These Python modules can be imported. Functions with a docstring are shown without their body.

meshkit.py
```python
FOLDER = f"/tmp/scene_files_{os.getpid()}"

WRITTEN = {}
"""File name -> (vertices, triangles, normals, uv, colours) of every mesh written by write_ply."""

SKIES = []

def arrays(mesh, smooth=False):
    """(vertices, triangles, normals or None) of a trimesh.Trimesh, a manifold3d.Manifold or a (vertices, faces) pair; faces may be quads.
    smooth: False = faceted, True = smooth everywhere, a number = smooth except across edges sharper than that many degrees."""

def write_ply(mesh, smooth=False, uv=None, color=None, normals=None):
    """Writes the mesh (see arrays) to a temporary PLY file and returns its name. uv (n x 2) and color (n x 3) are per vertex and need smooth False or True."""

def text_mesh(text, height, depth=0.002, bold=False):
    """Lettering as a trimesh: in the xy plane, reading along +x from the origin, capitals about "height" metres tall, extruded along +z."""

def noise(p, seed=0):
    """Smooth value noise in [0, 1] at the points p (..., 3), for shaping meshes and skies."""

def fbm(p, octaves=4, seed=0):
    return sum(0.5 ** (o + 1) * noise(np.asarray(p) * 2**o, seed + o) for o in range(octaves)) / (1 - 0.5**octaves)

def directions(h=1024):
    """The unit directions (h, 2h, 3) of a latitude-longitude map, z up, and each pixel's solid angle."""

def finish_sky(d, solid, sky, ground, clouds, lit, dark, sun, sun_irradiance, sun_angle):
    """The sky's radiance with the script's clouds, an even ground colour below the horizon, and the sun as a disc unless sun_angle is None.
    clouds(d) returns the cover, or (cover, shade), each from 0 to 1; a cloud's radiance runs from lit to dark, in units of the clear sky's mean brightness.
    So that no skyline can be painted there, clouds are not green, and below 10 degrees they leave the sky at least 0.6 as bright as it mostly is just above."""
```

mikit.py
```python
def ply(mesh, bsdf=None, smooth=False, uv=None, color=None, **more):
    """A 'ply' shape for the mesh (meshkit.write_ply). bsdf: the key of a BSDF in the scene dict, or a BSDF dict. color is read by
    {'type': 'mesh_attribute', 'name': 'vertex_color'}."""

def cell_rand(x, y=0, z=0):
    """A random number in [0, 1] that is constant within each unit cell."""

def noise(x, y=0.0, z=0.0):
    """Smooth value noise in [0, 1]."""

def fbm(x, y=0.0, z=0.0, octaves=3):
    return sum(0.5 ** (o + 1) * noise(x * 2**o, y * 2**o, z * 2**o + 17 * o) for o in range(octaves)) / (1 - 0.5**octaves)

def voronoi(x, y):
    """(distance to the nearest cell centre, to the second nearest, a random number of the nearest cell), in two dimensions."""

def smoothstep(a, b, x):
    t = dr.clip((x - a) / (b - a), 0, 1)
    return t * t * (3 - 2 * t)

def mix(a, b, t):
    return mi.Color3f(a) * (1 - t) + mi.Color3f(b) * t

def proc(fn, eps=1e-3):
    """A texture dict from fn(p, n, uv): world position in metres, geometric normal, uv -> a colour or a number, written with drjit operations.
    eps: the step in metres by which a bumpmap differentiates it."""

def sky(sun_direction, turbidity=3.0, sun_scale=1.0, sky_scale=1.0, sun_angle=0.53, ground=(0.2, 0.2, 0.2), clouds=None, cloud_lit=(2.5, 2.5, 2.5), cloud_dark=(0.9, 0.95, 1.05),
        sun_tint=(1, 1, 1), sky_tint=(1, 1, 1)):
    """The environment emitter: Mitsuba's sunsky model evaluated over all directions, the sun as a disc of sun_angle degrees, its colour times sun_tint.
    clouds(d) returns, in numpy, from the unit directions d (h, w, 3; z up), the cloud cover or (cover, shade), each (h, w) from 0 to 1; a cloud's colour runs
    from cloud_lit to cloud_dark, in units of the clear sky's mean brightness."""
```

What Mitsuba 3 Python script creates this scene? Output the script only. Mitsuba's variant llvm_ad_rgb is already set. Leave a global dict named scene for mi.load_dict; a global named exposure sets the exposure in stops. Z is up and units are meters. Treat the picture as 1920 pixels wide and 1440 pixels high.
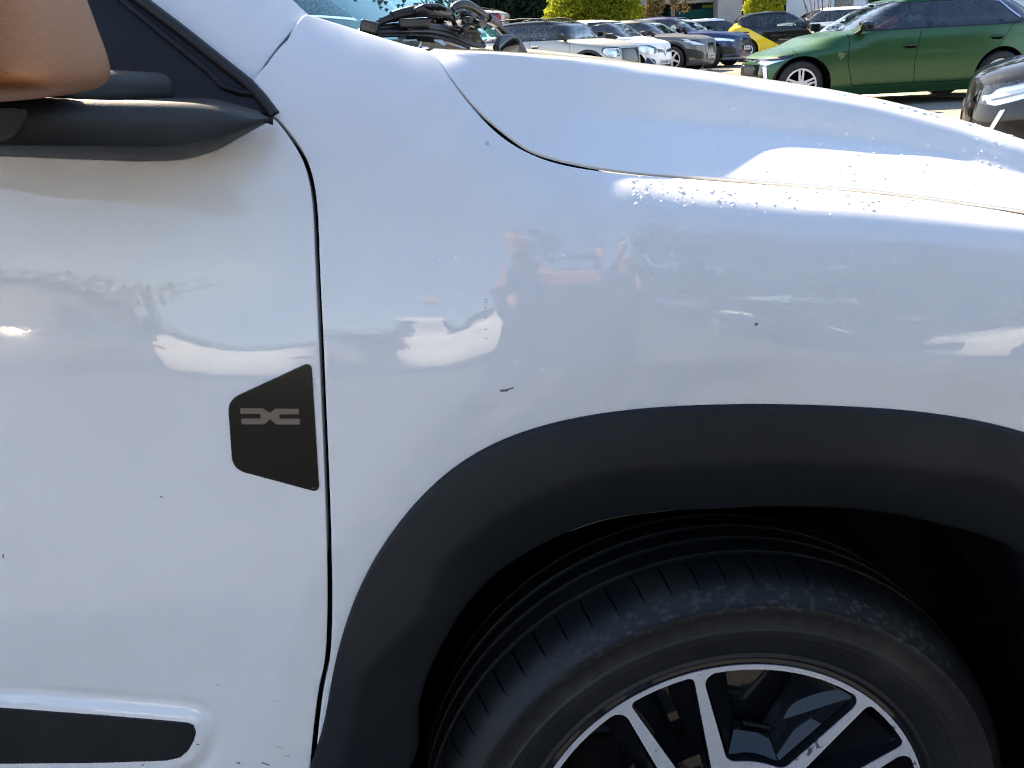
import math, random
import numpy as np
import trimesh, shapely, manifold3d
import drjit as dr
import mitsuba as mi
import mikit
from mikit import proc, noise, fbm, voronoi, smoothstep, mix
import meshkit
from scipy.interpolate import PchipInterpolator, CubicSpline
from shapely.geometry import Polygon, LineString, Point, box

T = mi.ScalarTransform4f
rng = np.random.default_rng(7)
scene, labels = {}, {}

# ------------------------------------------------------------------ camera, light, exposure
F, PIT, ROLL, H = 1690.0, 0.362, -0.05, 1.18       # focal length in pixels of a 1920 wide picture, pitch, roll, eye height
_cp, _sp, _cr, _sr = math.cos(PIT), math.sin(PIT), math.cos(ROLL), math.sin(ROLL)
_fwd = np.array([0, _cp, -_sp]); _u0 = np.array([0, _sp, _cp]); _x0 = np.array([1.0, 0, 0])
_up = _u0 * _cr - _x0 * _sr
scene['camera'] = {'type': 'perspective', 'fov': 2 * math.degrees(math.atan(960 / F)), 'fov_axis': 'x',
                   'near_clip': 0.02, 'far_clip': 500.0,
                   'to_world': T().look_at(origin=[0, 0, H], target=[0, _cp, H - _sp], up=_up.tolist())}
SUN = (-0.44, 0.78, 0.84)
exposure = 4.05
scene['sky'] = mikit.sky(SUN, turbidity=3.0, ground=(0.25, 0.235, 0.21), sky_tint=(1.15, .98, .86), sky_scale=.85)


def ray(c, r):
    dx = (np.asarray(c, float) - 960) / F; du = -(np.asarray(r, float) - 720) / F
    x = dx * _cr - du * _sr; u = dx * _sr + du * _cr
    return np.stack([x, _cp + u * _sp, -_sp + u * _cp], -1)


def at(c, r, Y):
    """World point seen at picture position (c, r), at the distance Y from the lens plane: how measured outlines get their place."""
    d = ray(c, r)
    return d * (np.asarray(Y, float) / d[..., 1])[..., None] + [0, 0, H]


def proj(P):
    P = np.asarray(P, float) - [0, 0, H]
    w = P[..., 1] * _cp - P[..., 2] * _sp; u = P[..., 1] * _sp + P[..., 2] * _cp; x = P[..., 0]
    a = x * _cr + u * _sr; b = -x * _sr + u * _cr
    return np.stack([960 + F * a / w, 720 - F * b / w], -1)


# ------------------------------------------------------------------ bookkeeping
def tag(key, label=None, cat=None, group=None, kind=None):
    d = labels.setdefault(key, {})
    for k, v in (('label', label), ('category', cat), ('group', group), ('kind', kind)):
        if v: d[k] = v
    return key


def taken(key):
    return key in scene or key in labels or any(k.startswith(key + '__') for k in scene)


def numbered(key):
    if not taken(key): return key
    i = 1
    while taken(f'{key}_{i:03d}'): i += 1
    return f'{key}_{i:03d}'


def thing(name, label, cat, group=None, kind=None):
    key = numbered(name)
    return tag(key, label, cat, group, kind)


def put(parent, name, mesh, mat, smooth=False, label=None, M=None, kind=None, **kw):
    """One entry of the scene: a part of parent, or a thing where parent is None."""
    if not isinstance(mesh, dict) and hasattr(mesh, 'faces') and len(mesh.faces) == 0:
        print('empty', parent, name); return None
    key = numbered(f'{parent}__{name}') if parent else (name if name not in scene else numbered(name))
    d = mesh if isinstance(mesh, dict) else mikit.ply(mesh, mat, smooth=smooth, **kw)
    if isinstance(mesh, dict):
        d = dict(d); d['bsdf'] = {'type': 'ref', 'id': mat}
    if M is not None: d = {**d, 'to_world': M}
    scene[key] = d
    if label: tag(key, label)
    if kind: tag(key, kind=kind)
    return key


# ------------------------------------------------------------------ mesh helpers
cat_ = trimesh.util.concatenate


def tm(v, f):
    return trimesh.Trimesh(np.asarray(v, float), np.asarray(f, int), process=False)


def grid_mesh(P, closed_u=False, closed_v=False):
    nu, nv = P.shape[:2]
    iu = np.arange(nu if closed_u else nu - 1); iv = np.arange(nv if closed_v else nv - 1)
    i, j = np.meshgrid(iu, iv, indexing='ij')
    i2, j2 = (i + 1) % nu, (j + 1) % nv
    q = np.stack([i * nv + j, i2 * nv + j, i2 * nv + j2, i * nv + j2], -1).reshape(-1, 4)
    return tm(P.reshape(-1, 3), np.vstack([q[:, [0, 1, 2]], q[:, [0, 2, 3]]]))


def tri_poly(p):
    v, f = trimesh.creation.triangulate_polygon(p, engine='earcut')
    return np.asarray(v), np.asarray(f)


def polys(g):
    if g.is_empty: return []
    return [x for x in getattr(g, 'geoms', [g]) if x.geom_type == 'Polygon' and x.area > 0]


def clip_grid(poly, us, vs):
    """The part of the grid (us x vs) inside the polygon: (n x 2 domain points, triangles)."""
    shapely.prepare(poly)
    U0, V0 = np.meshgrid(us[:-1], vs[:-1], indexing='ij'); U1, V1 = np.meshgrid(us[1:], vs[1:], indexing='ij')
    b = shapely.box(U0.ravel(), V0.ravel(), U1.ravel(), V1.ravel())
    inside = shapely.contains_properly(poly, b); hit = shapely.intersects(poly, b) & ~inside
    pts, tris, n = [], [], 0
    o = np.stack([U0.ravel(), V0.ravel(), U1.ravel(), V1.ravel()], 1)[inside]
    if len(o):
        q = np.stack([o[:, [0, 1]], o[:, [2, 1]], o[:, [2, 3]], o[:, [0, 3]]], 1).reshape(-1, 2)
        k = np.arange(len(o))[:, None] * 4
        pts.append(q); tris.append(np.vstack([k + [0, 1, 2], k + [0, 2, 3]])); n = len(q)
    if hit.any():
        inter = shapely.intersection(poly, b[hit])
        for g in inter:
            for p in polys(g):
                if p.area < 1e-14: continue
                ext = np.array(p.exterior.coords)[:-1]
                if len(p.interiors) == 0 and len(ext) == 3:
                    v, f = ext, np.array([[0, 1, 2]])
                else:
                    v, f = tri_poly(p)
                v = v[:, :2]; e1 = v[f[:, 1]] - v[f[:, 0]]; e2 = v[f[:, 2]] - v[f[:, 0]]
                ar = e1[:, 0] * e2[:, 1] - e1[:, 1] * e2[:, 0]
                f = np.where(ar[:, None] < 0, f[:, ::-1], f)[np.abs(ar) > 1e-15]
                pts.append(v); tris.append(f + n); n += len(v)
    if not pts: return np.zeros((0, 2)), np.zeros((0, 3), int)
    P = np.vstack(pts); Tr = np.vstack(tris)
    _, idx, inv = np.unique(np.round(P, 9), axis=0, return_index=True, return_inverse=True)
    inv = inv.ravel(); Tr = inv[Tr]
    Tr = Tr[(Tr[:, 0] != Tr[:, 1]) & (Tr[:, 1] != Tr[:, 2]) & (Tr[:, 0] != Tr[:, 2])]
    return P[idx], Tr


def vnormals(v, f):
    n = np.zeros_like(v); c = np.cross(v[f[:, 1]] - v[f[:, 0]], v[f[:, 2]] - v[f[:, 0]])
    for k in range(3): np.add.at(n, f[:, k], c)
    return n / np.maximum(np.linalg.norm(n, axis=1, keepdims=True), 1e-15)


def hem(v, f, r=0.0012, depth=0.012, n=None):
    """Folds the open edge of a sheet inwards: a small round, then a flange of the given depth. Needs consistent winding with normals outwards."""
    n = vnormals(v, f) if n is None else n
    e = np.vstack([f[:, [0, 1]], f[:, [1, 2]], f[:, [2, 0]]])
    key = np.sort(e, 1); _, inv, cnt = np.unique(key, axis=0, return_inverse=True, return_counts=True)
    be = e[cnt[inv.ravel()] == 1]
    out = np.zeros_like(v)
    d = v[be[:, 1]] - v[be[:, 0]]; d /= np.maximum(np.linalg.norm(d, axis=1, keepdims=True), 1e-12)
    for k in (0, 1): np.add.at(out, be[:, k], np.cross(d, n[be[:, k]]))
    ids = np.unique(be); out[ids] /= np.maximum(np.linalg.norm(out[ids], axis=1, keepdims=True), 1e-12)
    m = np.full(len(v), -1); m[ids] = np.arange(len(ids)); B = len(ids)
    rings = [v[ids] + out[ids] * r * a - n[ids] * r * b for a, b in ((.55, .12), (.9, .5), (1, 1))] + [v[ids] + out[ids] * r - n[ids] * depth]
    V = np.vstack([v] + rings); Fs = [f]; a, b = be[:, 0], be[:, 1]; prev = lambda k, i: i if k == 0 else len(v) + (k - 1) * B + m[i]
    for k in range(4):
        p0, p1 = prev(k, a), prev(k, b); q0, q1 = prev(k + 1, a), prev(k + 1, b)
        Fs += [np.stack([p1, p0, q0], 1), np.stack([p1, q0, q1], 1)]
    return V, np.vstack(Fs)


def densify(pts, step):
    pts = np.asarray(pts, float); out = []
    for a, b in zip(pts[:-1], pts[1:]):
        k = max(1, int(np.ceil(np.linalg.norm(b - a) / step)))
        out.append(a + (b - a) * (np.arange(k) / k)[:, None])
    return np.vstack(out + [pts[-1:]])


def smooth_curve(pts, n=200):
    pts = np.asarray(pts, float); s = np.r_[0, np.cumsum(np.linalg.norm(np.diff(pts, axis=0), axis=1))]
    return PchipInterpolator(s, pts)(np.linspace(0, s[-1], n))


def chaikin(pts, k=2, closed=True):
    pts = np.asarray(pts, float)
    for _ in range(k):
        a = pts if closed else pts[:-1]; b = np.roll(pts, -1, 0) if closed else pts[1:]
        q = np.stack([.75 * a + .25 * b, .25 * a + .75 * b], 1).reshape(-1, pts.shape[1])
        pts = q if closed else np.vstack([pts[:1], q, pts[-1:]])
    return pts


def tube(points, radii, sides=10, cap=True):
    p = np.asarray(points, float); t = np.gradient(p, axis=0); t /= np.linalg.norm(t, axis=1, keepdims=True) + 1e-12
    a = np.cross(t[0], [0, 0, 1.0] if abs(t[0][2]) < .9 else [1.0, 0, 0]); a /= np.linalg.norm(a); A = []
    for k in range(len(p)):
        a = a - t[k] * (a @ t[k]); a /= np.linalg.norm(a); A.append(a)
    A = np.array(A); B = np.cross(t, A); ang = np.arange(sides) * 2 * np.pi / sides
    P = p[:, None] + np.broadcast_to(radii, (len(p),))[:, None, None] * (np.cos(ang)[None, :, None] * A[:, None] + np.sin(ang)[None, :, None] * B[:, None])
    m = grid_mesh(P, closed_v=True); v, f = m.vertices, m.faces
    if cap:
        v = np.vstack([v, p[:1], p[-1:]]); j = np.arange(sides); j2 = (j + 1) % sides; o = (len(p) - 1) * sides
        f = np.vstack([f, np.stack([np.full(sides, len(v) - 2), j2, j], 1), np.stack([np.full(sides, len(v) - 1), o + j, o + j2], 1)])
    m = tm(v, f)
    if m.volume < 0: m.invert()
    return m


def rbox(size, r=0.01, center=(0, 0, 0), R=None, seg=8):
    """A box with rounded edges (hull of eight spheres)."""
    s = np.asarray(size, float) / 2 - r; s = np.maximum(s, 1e-4)
    ball = manifold3d.Manifold.sphere(r, seg)
    m = manifold3d.Manifold.batch_hull([ball.translate([a * s[0], b * s[1], c * s[2]]) for a in (-1, 1) for b in (-1, 1) for c in (-1, 1)]).to_mesh()
    m = tm(m.vert_properties[:, :3], m.tri_verts)
    if R is not None: m.apply_transform(R)
    m.apply_translation(center)
    return m


def mf(m):
    m = m.to_mesh(); return tm(m.vert_properties[:, :3], m.tri_verts)


def hull_pts(pts, r=0.0, seg=8):
    if r > 0:
        b = manifold3d.Manifold.sphere(r, seg)
        return mf(manifold3d.Manifold.batch_hull([b.translate(list(map(float, p))) for p in pts]))
    return trimesh.convex.convex_hull(np.asarray(pts, float))


def rotz(a): return trimesh.transformations.rotation_matrix(a, [0, 0, 1])
def rotx(a): return trimesh.transformations.rotation_matrix(a, [1, 0, 0])
def roty(a): return trimesh.transformations.rotation_matrix(a, [0, 1, 0])


def lathe(profile, seg=96, axis='y', skip=None):
    """profile (n x 2): radius, position along the axis."""
    p = np.asarray(profile, float); a = np.arange(seg) * 2 * np.pi / seg
    P = np.stack([p[:, 0][:, None] * np.cos(a), np.broadcast_to(p[:, 1][:, None], (len(p), seg)), p[:, 0][:, None] * np.sin(a)], -1)
    return grid_mesh(P, closed_v=True)


# ------------------------------------------------------------------ materials
def rgb(*c): return {'type': 'rgb', 'value': list(c)}
def two(b): return {'type': 'twosided', 'bsdf': b}
def glossy(c, ior=1.5): return two({'type': 'plastic', 'diffuse_reflectance': c if isinstance(c, dict) else rgb(*c), 'int_ior': ior})
def satin(c, a=0.25, ior=1.5): return two({'type': 'roughplastic', 'distribution': 'ggx', 'alpha': a, 'diffuse_reflectance': c if isinstance(c, dict) else rgb(*c), 'int_ior': ior})
def matte(c): return two({'type': 'diffuse', 'reflectance': c if isinstance(c, dict) else rgb(*c)})
def flake(c, met=0.6, rough=0.35): return two({'type': 'principled', 'base_color': rgb(*c), 'metallic': met, 'roughness': rough, 'clearcoat': 1.0, 'clearcoat_gloss': 0.98, 'specular': 0.5})


def white_paint(p, n, uv):
    # faint dusty film and water marks, as left by dried rain
    d = fbm(p.x * 9, p.y * 9, p.z * 9, 3); s = noise(p.x * 60, p.y * 60, p.z * 14)
    return mix((0.66, 0.665, 0.675), (0.615, 0.615, 0.615), smoothstep(.45, .8, d) * .55 + smoothstep(.7, .95, s) * .18)


def trim_plastic(p, n, uv):
    g = noise(p.x * 900, p.y * 900, p.z * 900); d = fbm(p.x * 11, p.y * 11, p.z * 11, 3)
    return mix((0.0045, 0.007, 0.011), (0.013, 0.0155, 0.018), smoothstep(.35, .8, d) * .7 + g * .3)


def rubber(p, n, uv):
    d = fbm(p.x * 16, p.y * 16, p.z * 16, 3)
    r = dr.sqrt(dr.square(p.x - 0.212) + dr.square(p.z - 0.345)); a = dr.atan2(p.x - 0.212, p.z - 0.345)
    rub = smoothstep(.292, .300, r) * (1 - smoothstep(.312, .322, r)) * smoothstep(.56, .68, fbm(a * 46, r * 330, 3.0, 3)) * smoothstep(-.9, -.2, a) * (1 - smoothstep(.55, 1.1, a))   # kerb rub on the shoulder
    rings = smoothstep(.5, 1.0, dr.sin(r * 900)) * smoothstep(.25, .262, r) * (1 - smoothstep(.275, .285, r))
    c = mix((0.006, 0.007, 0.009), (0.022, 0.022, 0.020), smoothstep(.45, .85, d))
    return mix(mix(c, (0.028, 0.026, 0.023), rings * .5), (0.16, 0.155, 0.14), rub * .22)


def asphalt(p, n, uv):
    g = noise(p.x * 70, p.y * 70, 0); b = fbm(p.x * .8, p.y * .8, 3, 4); s = noise(p.x * 22, p.y * 22, 5)
    worn = smoothstep(2.0, 6.0, p.y + 2.5 * (b - .5))                       # darker, newer surfacing on the side where the white car stands
    c = mix(mix((0.085, 0.085, 0.088), (0.125, 0.122, 0.118), b), mix((0.20, 0.185, 0.16), (0.285, 0.262, 0.225), b), worn)
    c = mix(c, c * .5, smoothstep(.62, .9, g) * .55)
    return mix(c, c * 1.35, smoothstep(.72, .95, s) * .5)


def liner_tex(p, n, uv):
    g = noise(p.x * 260, p.y * 260, p.z * 260); d = fbm(p.x * 20, p.y * 20, p.z * 20, 3)
    return mix((0.010, 0.010, 0.011), (0.05, 0.047, 0.043), smoothstep(.55, .9, d) * .5 + smoothstep(.75, 1, g) * .25)


def copper_tex(p, n, uv):
    s = noise(p.x * 800, p.y * 800, p.z * 800)
    return mix((0.24, 0.092, 0.032), (0.29, 0.115, 0.042), s)


def alloy_scuffed(p, n, uv):
    # diamond-cut face with kerb rash
    s = fbm(p.x * 55, 0.5, p.z * 55, 3); t = noise(p.x * 400, 0, p.z * 90)
    return mix((0.62, 0.62, 0.645), (0.10, 0.10, 0.105), smoothstep(.66, .74, s) * smoothstep(.35, .6, t))


mats = {
    'm_white': {'type': 'twosided', 'bsdf': {'type': 'bumpmap', 'arbitrary': proc(lambda p, n, uv: noise(p.x * 210, p.y * 210, p.z * 210) + .5 * noise(p.x * 430, p.y * 430, p.z * 430), 8e-4), 'scale': 0.0000085, 'bsdf': {'type': 'plastic', 'diffuse_reflectance': proc(white_paint), 'int_ior': 1.56}}},
    'm_white_car': glossy((0.80, 0.80, 0.80)),
    'm_trim': {'type': 'twosided', 'bsdf': {'type': 'bumpmap', 'arbitrary': proc(lambda p, n, uv: noise(p.x * 900, p.y * 900, p.z * 900) + .5 * noise(p.x * 1900, p.y * 1900, p.z * 1900), 3e-4), 'scale': 0.00022,
                                            'bsdf': {'type': 'roughplastic', 'distribution': 'ggx', 'alpha': 0.28, 'int_ior': 1.38, 'diffuse_reflectance': proc(trim_plastic)}}},
    'm_gloss_black': glossy((0.006, 0.007, 0.008)),
    'm_badge': satin((0.0022, 0.0040, 0.0042), 0.07, 1.32),
    'm_screen': {'type': 'thindielectric', 'int_ior': 1.5, 'specular_transmittance': rgb(.46, .78, .82), 'specular_reflectance': rgb(.62, .95, 1.0)},
    'm_emblem': satin((0.17, 0.125, 0.10), 0.2),
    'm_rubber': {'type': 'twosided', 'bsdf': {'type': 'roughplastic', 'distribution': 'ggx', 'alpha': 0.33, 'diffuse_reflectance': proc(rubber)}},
    'm_liner': matte(proc(liner_tex)),
    'm_dark': matte((0.008, 0.008, 0.009)),
    'm_seal': satin((0.012, 0.012, 0.013), 0.3),
    'm_copper': two({'type': 'principled', 'base_color': proc(copper_tex), 'metallic': 0.75, 'roughness': 0.48, 'clearcoat': .35, 'clearcoat_gloss': 0.95}),
    'm_alloy': two({'type': 'principled', 'base_color': proc(alloy_scuffed), 'metallic': 0.45, 'roughness': 0.42, 'specular': .5}),
    'm_rim_black': glossy((0.010, 0.011, 0.013)),
    'm_steel': two({'type': 'roughconductor', 'material': 'Cr', 'alpha': 0.25}),
    'm_chrome': two({'type': 'roughconductor', 'material': 'Cr', 'alpha': 0.05}),
    'm_glass': {'type': 'thindielectric', 'int_ior': 1.5, 'specular_transmittance': rgb(.45, .53, .54)},
    'm_privacy': {'type': 'thindielectric', 'int_ior': 1.5, 'specular_transmittance': rgb(.10, .11, .115)},
    'm_lens': {'type': 'thindielectric', 'int_ior': 1.5, 'specular_transmittance': rgb(.95, .96, .97)},
    'm_lamp_red': glossy((0.28, 0.012, 0.012)),
    'm_lamp_white': glossy((0.7, 0.72, 0.74)),
    'm_reflector': two({'type': 'roughconductor', 'material': 'Al', 'alpha': 0.12}),
    'm_interior': matte((0.03, 0.03, 0.032)),
    'm_seat': matte((0.045, 0.045, 0.048)),
    'm_paper': matte((0.78, 0.80, 0.78)),
    'm_plate': satin((0.72, 0.72, 0.70), .2),
    'm_print': matte((0.03, 0.03, 0.035)),
    'm_asphalt': matte(proc(asphalt)),
    'm_line': matte((0.72, 0.66, 0.48)),
    'm_wiper': satin((0.012, 0.014, 0.018), 0.16),
    'm_cowl': satin((0.010, 0.010, 0.011), 0.35),
    'm_scratch': matte((0.15, 0.15, 0.16)),
}
scene.update(mats)

# ================================================================== THE WHITE CAR IN FRONT OF THE LENS
CAR = thing('white_car', 'white car filling the foreground, seen at its front wing and door with copper mirror cap', 'car')
YC = 1.60                                           # its centre plane
WX, WY, WZ, STEER, CAMB = 0.212, 0.744, 0.345, 0.082, 0.07    # front wheel centre and pose

# side surface: below z = 0.90 an upright side, above it a curve rolling over to the top rail
TAU_Z = np.array([.15, .45, .7, .82, .90, 1.0]); TAU_T = np.radians([-6, 0.6, 1.6, 3.2, 5.0, 7.0])
_z = np.linspace(.15, 1.0, 400); _y = np.cumsum(np.tan(np.interp(_z, TAU_Z, TAU_T))) * (_z[1] - _z[0])
YBASE = PchipInterpolator(_z, _y - np.interp(.90, _z, _y) + .715)
ZA, WA = .90, .5
RAIL = [(-2300, 320, .84, 22), (-1200, 60, .82, 22), (-300, -80, .80, 22), (150, -60, .815, 28), (420, -10, .836, 38), (510, 8, .848, 46), (577, 28, .858, 54), (640, 47, .857, 60), (700, 66, .852, 62), (760, 84, .846, 62),
        (806, 97, .836, 56), (850, 148, .812, 47), (900, 213, .796, 45), (950, 255, .785, 44), (1020, 291, .778, 44), (1100, 310, .776, 48), (1180, 320, .783, 72), (1235, 325, .792, 79), (1300, 329, .799, 81),
        (1430, 339, .807, 82), (1600, 352, .806, 83), (1750, 369, .800, 83), (1920, 394, .790, 83), (2150, 445, .79, 83), (2500, 545, .79, 83)]
_rp = np.array([at(c, r, Y) for c, r, Y, t in RAIL]); _o = np.argsort(_rp[:, 0]); _rp = _rp[_o]; _rt = np.radians([q[3] for q in RAIL])[_o]
RY, RZ, RT = PchipInterpolator(_rp[:, 0], _rp[:, 1]), PchipInterpolator(_rp[:, 0], _rp[:, 2]), PchipInterpolator(_rp[:, 0], _rt)
XMIN, XMAX = _rp[0, 0] + .01, .78
KA, KB = PchipInterpolator([-2, -.4, -.12, -.02, .1, .2, .9], [.6, .6, .62, .58, .56, .74, .76]), PchipInterpolator([-2, -.4, -.15, -.06, .0, .1, .2, .9], [.30, .26, .08, .08, .28, .34, .38, .38])


def bezier_side(x, w):
    x, w = np.broadcast_arrays(np.asarray(x, float), np.asarray(w, float)); xc = np.clip(x, XMIN, 1.0)
    zt, yt, tb = RZ(xc), RY(xc), RT(xc)
    t = np.maximum((w - WA) / (1 - WA), 0)
    y0 = float(YBASE(ZA)); ta = np.radians(5.0)
    L = np.hypot(yt - y0, zt - ZA); ka, kb = KA(xc) * L, KB(xc) * L
    p1y, p1z = y0 + ka * np.sin(ta), ZA + ka * np.cos(ta); p2y, p2z = yt - kb * np.sin(tb), zt - kb * np.cos(tb)
    b = [(1 - t)**3, 3 * t * (1 - t)**2, 3 * t * t * (1 - t), t**3]
    Yb = b[0] * y0 + b[1] * p1y + b[2] * p2y + b[3] * yt; Zb = b[0] * ZA + b[1] * p1z + b[2] * p2z + b[3] * zt
    zl = .20 + (ZA - .20) * w / WA
    low = w < WA
    return np.where(low, YBASE(np.clip(zl, .15, 1)), Yb), np.where(low, zl, Zb)


def solve_px(S, px, guess_y=.74):
    """Domain points (x, w) of the surface S that are seen at these picture positions."""
    px = np.asarray(px, float); g = at(px[:, 0], px[:, 1], guess_y)
    q = np.stack([g[:, 0], np.clip(WA + (g[:, 2] - ZA) / .3 * .5, .02, .98)], 1)
    q[:, 1] = np.where(g[:, 2] < ZA, (g[:, 2] - .2) / .7 * .5, q[:, 1])
    for _ in range(40):
        e = proj(S(q[:, 0], q[:, 1])) - px; h = 1e-5
        jx = (proj(S(q[:, 0] + h, q[:, 1])) - proj(S(q[:, 0] - h, q[:, 1]))) / (2 * h); jw = (proj(S(q[:, 0], q[:, 1] + h)) - proj(S(q[:, 0], q[:, 1] - h))) / (2 * h)
        det = jx[:, 0] * jw[:, 1] - jx[:, 1] * jw[:, 0]
        dq = np.stack([(e[:, 0] * jw[:, 1] - e[:, 1] * jw[:, 0]) / det, (jx[:, 0] * e[:, 1] - jx[:, 1] * e[:, 0]) / det], 1)
        q = q - np.clip(dq, -.08, .08); q[:, 1] = np.clip(q[:, 1], 0.0, 1.04)
    return q


# wheel arch: radius over polar angle about the wheel, measured on the left half and the crown, mirrored to the right
ARCH_PX = [(604, 1385), (618, 1290), (637, 1210), (662, 1130), (700, 1052), (745, 987), (800, 922), (870, 862), (950, 822), (1040, 796), (1150, 776), (1280, 766), (1400, 763), (1550, 766), (1680, 772), (1800, 786), (1920, 812)]
S0 = lambda x, w: np.stack([np.broadcast_to(x, np.broadcast(x, w).shape), *bezier_side(x, w)], -1)
_a = S0(*solve_px(S0, ARCH_PX).T)
_ph = np.degrees(np.arctan2(_a[:, 0] - WX, _a[:, 2] - WZ)); _rr = np.hypot(_a[:, 0] - WX, _a[:, 2] - WZ)
_ext = [(-_ph[k], _rr[k]) for k in range(len(_ph)) if _ph[k] < -_ph.max() - 6]
_ph2 = np.r_[_ph, [p for p, _ in _ext]]; _rr2 = np.r_[_rr, [q for _, q in _ext]]; _o = np.argsort(_ph2)
_ph2, _rr2 = np.r_[-112, -96, _ph2[_o], 96, 112], np.r_[_rr[0] * 1.015, _rr[0] * 1.005, _rr2[_o], _rr[0] * 1.005, _rr[0] * 1.015]
_pp = np.linspace(-112, 112, 449); _pr = PchipInterpolator(_ph2, _rr2)(_pp); _kk = np.exp(-.5 * (np.arange(-24, 25) / 7.0)**2); _kk /= _kk.sum()
ARCH = PchipInterpolator(_pp, np.convolve(np.pad(_pr, 24, mode='edge'), _kk, 'valid'))


def arch_d(x, z):
    ph = np.clip(np.degrees(np.arctan2(x - WX, z - WZ)), -112, 112)
    return np.hypot(x - WX, z - WZ) - ARCH(ph)


def softplus(x, s): return s * np.logaddexp(0, x / s)


def S(x, w):
    """The wing: side surface with the flare round the wheel arch."""
    y, z = bezier_side(x, w)
    d = arch_d(x, z); tuck = .135 * softplus(.043 - np.maximum(d, -.05), .0022)
    sm = lambda q: np.clip(q, 0, 1)**2 * (3 - 2 * np.clip(q, 0, 1))
    step = .040 * sm((x + .11) / .13) * softplus(z - .968, .007) * (1 - sm((z - 1.0) / .055)) + .055 * sm((x - .2) / .15) * softplus(z - .902, .006) * (1 - sm((z - .95) / .07))
    return np.stack([np.broadcast_to(x, y.shape), y + tuck * np.clip((1.04 - z) / .1, 0, 1) + step, z], -1)


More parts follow.
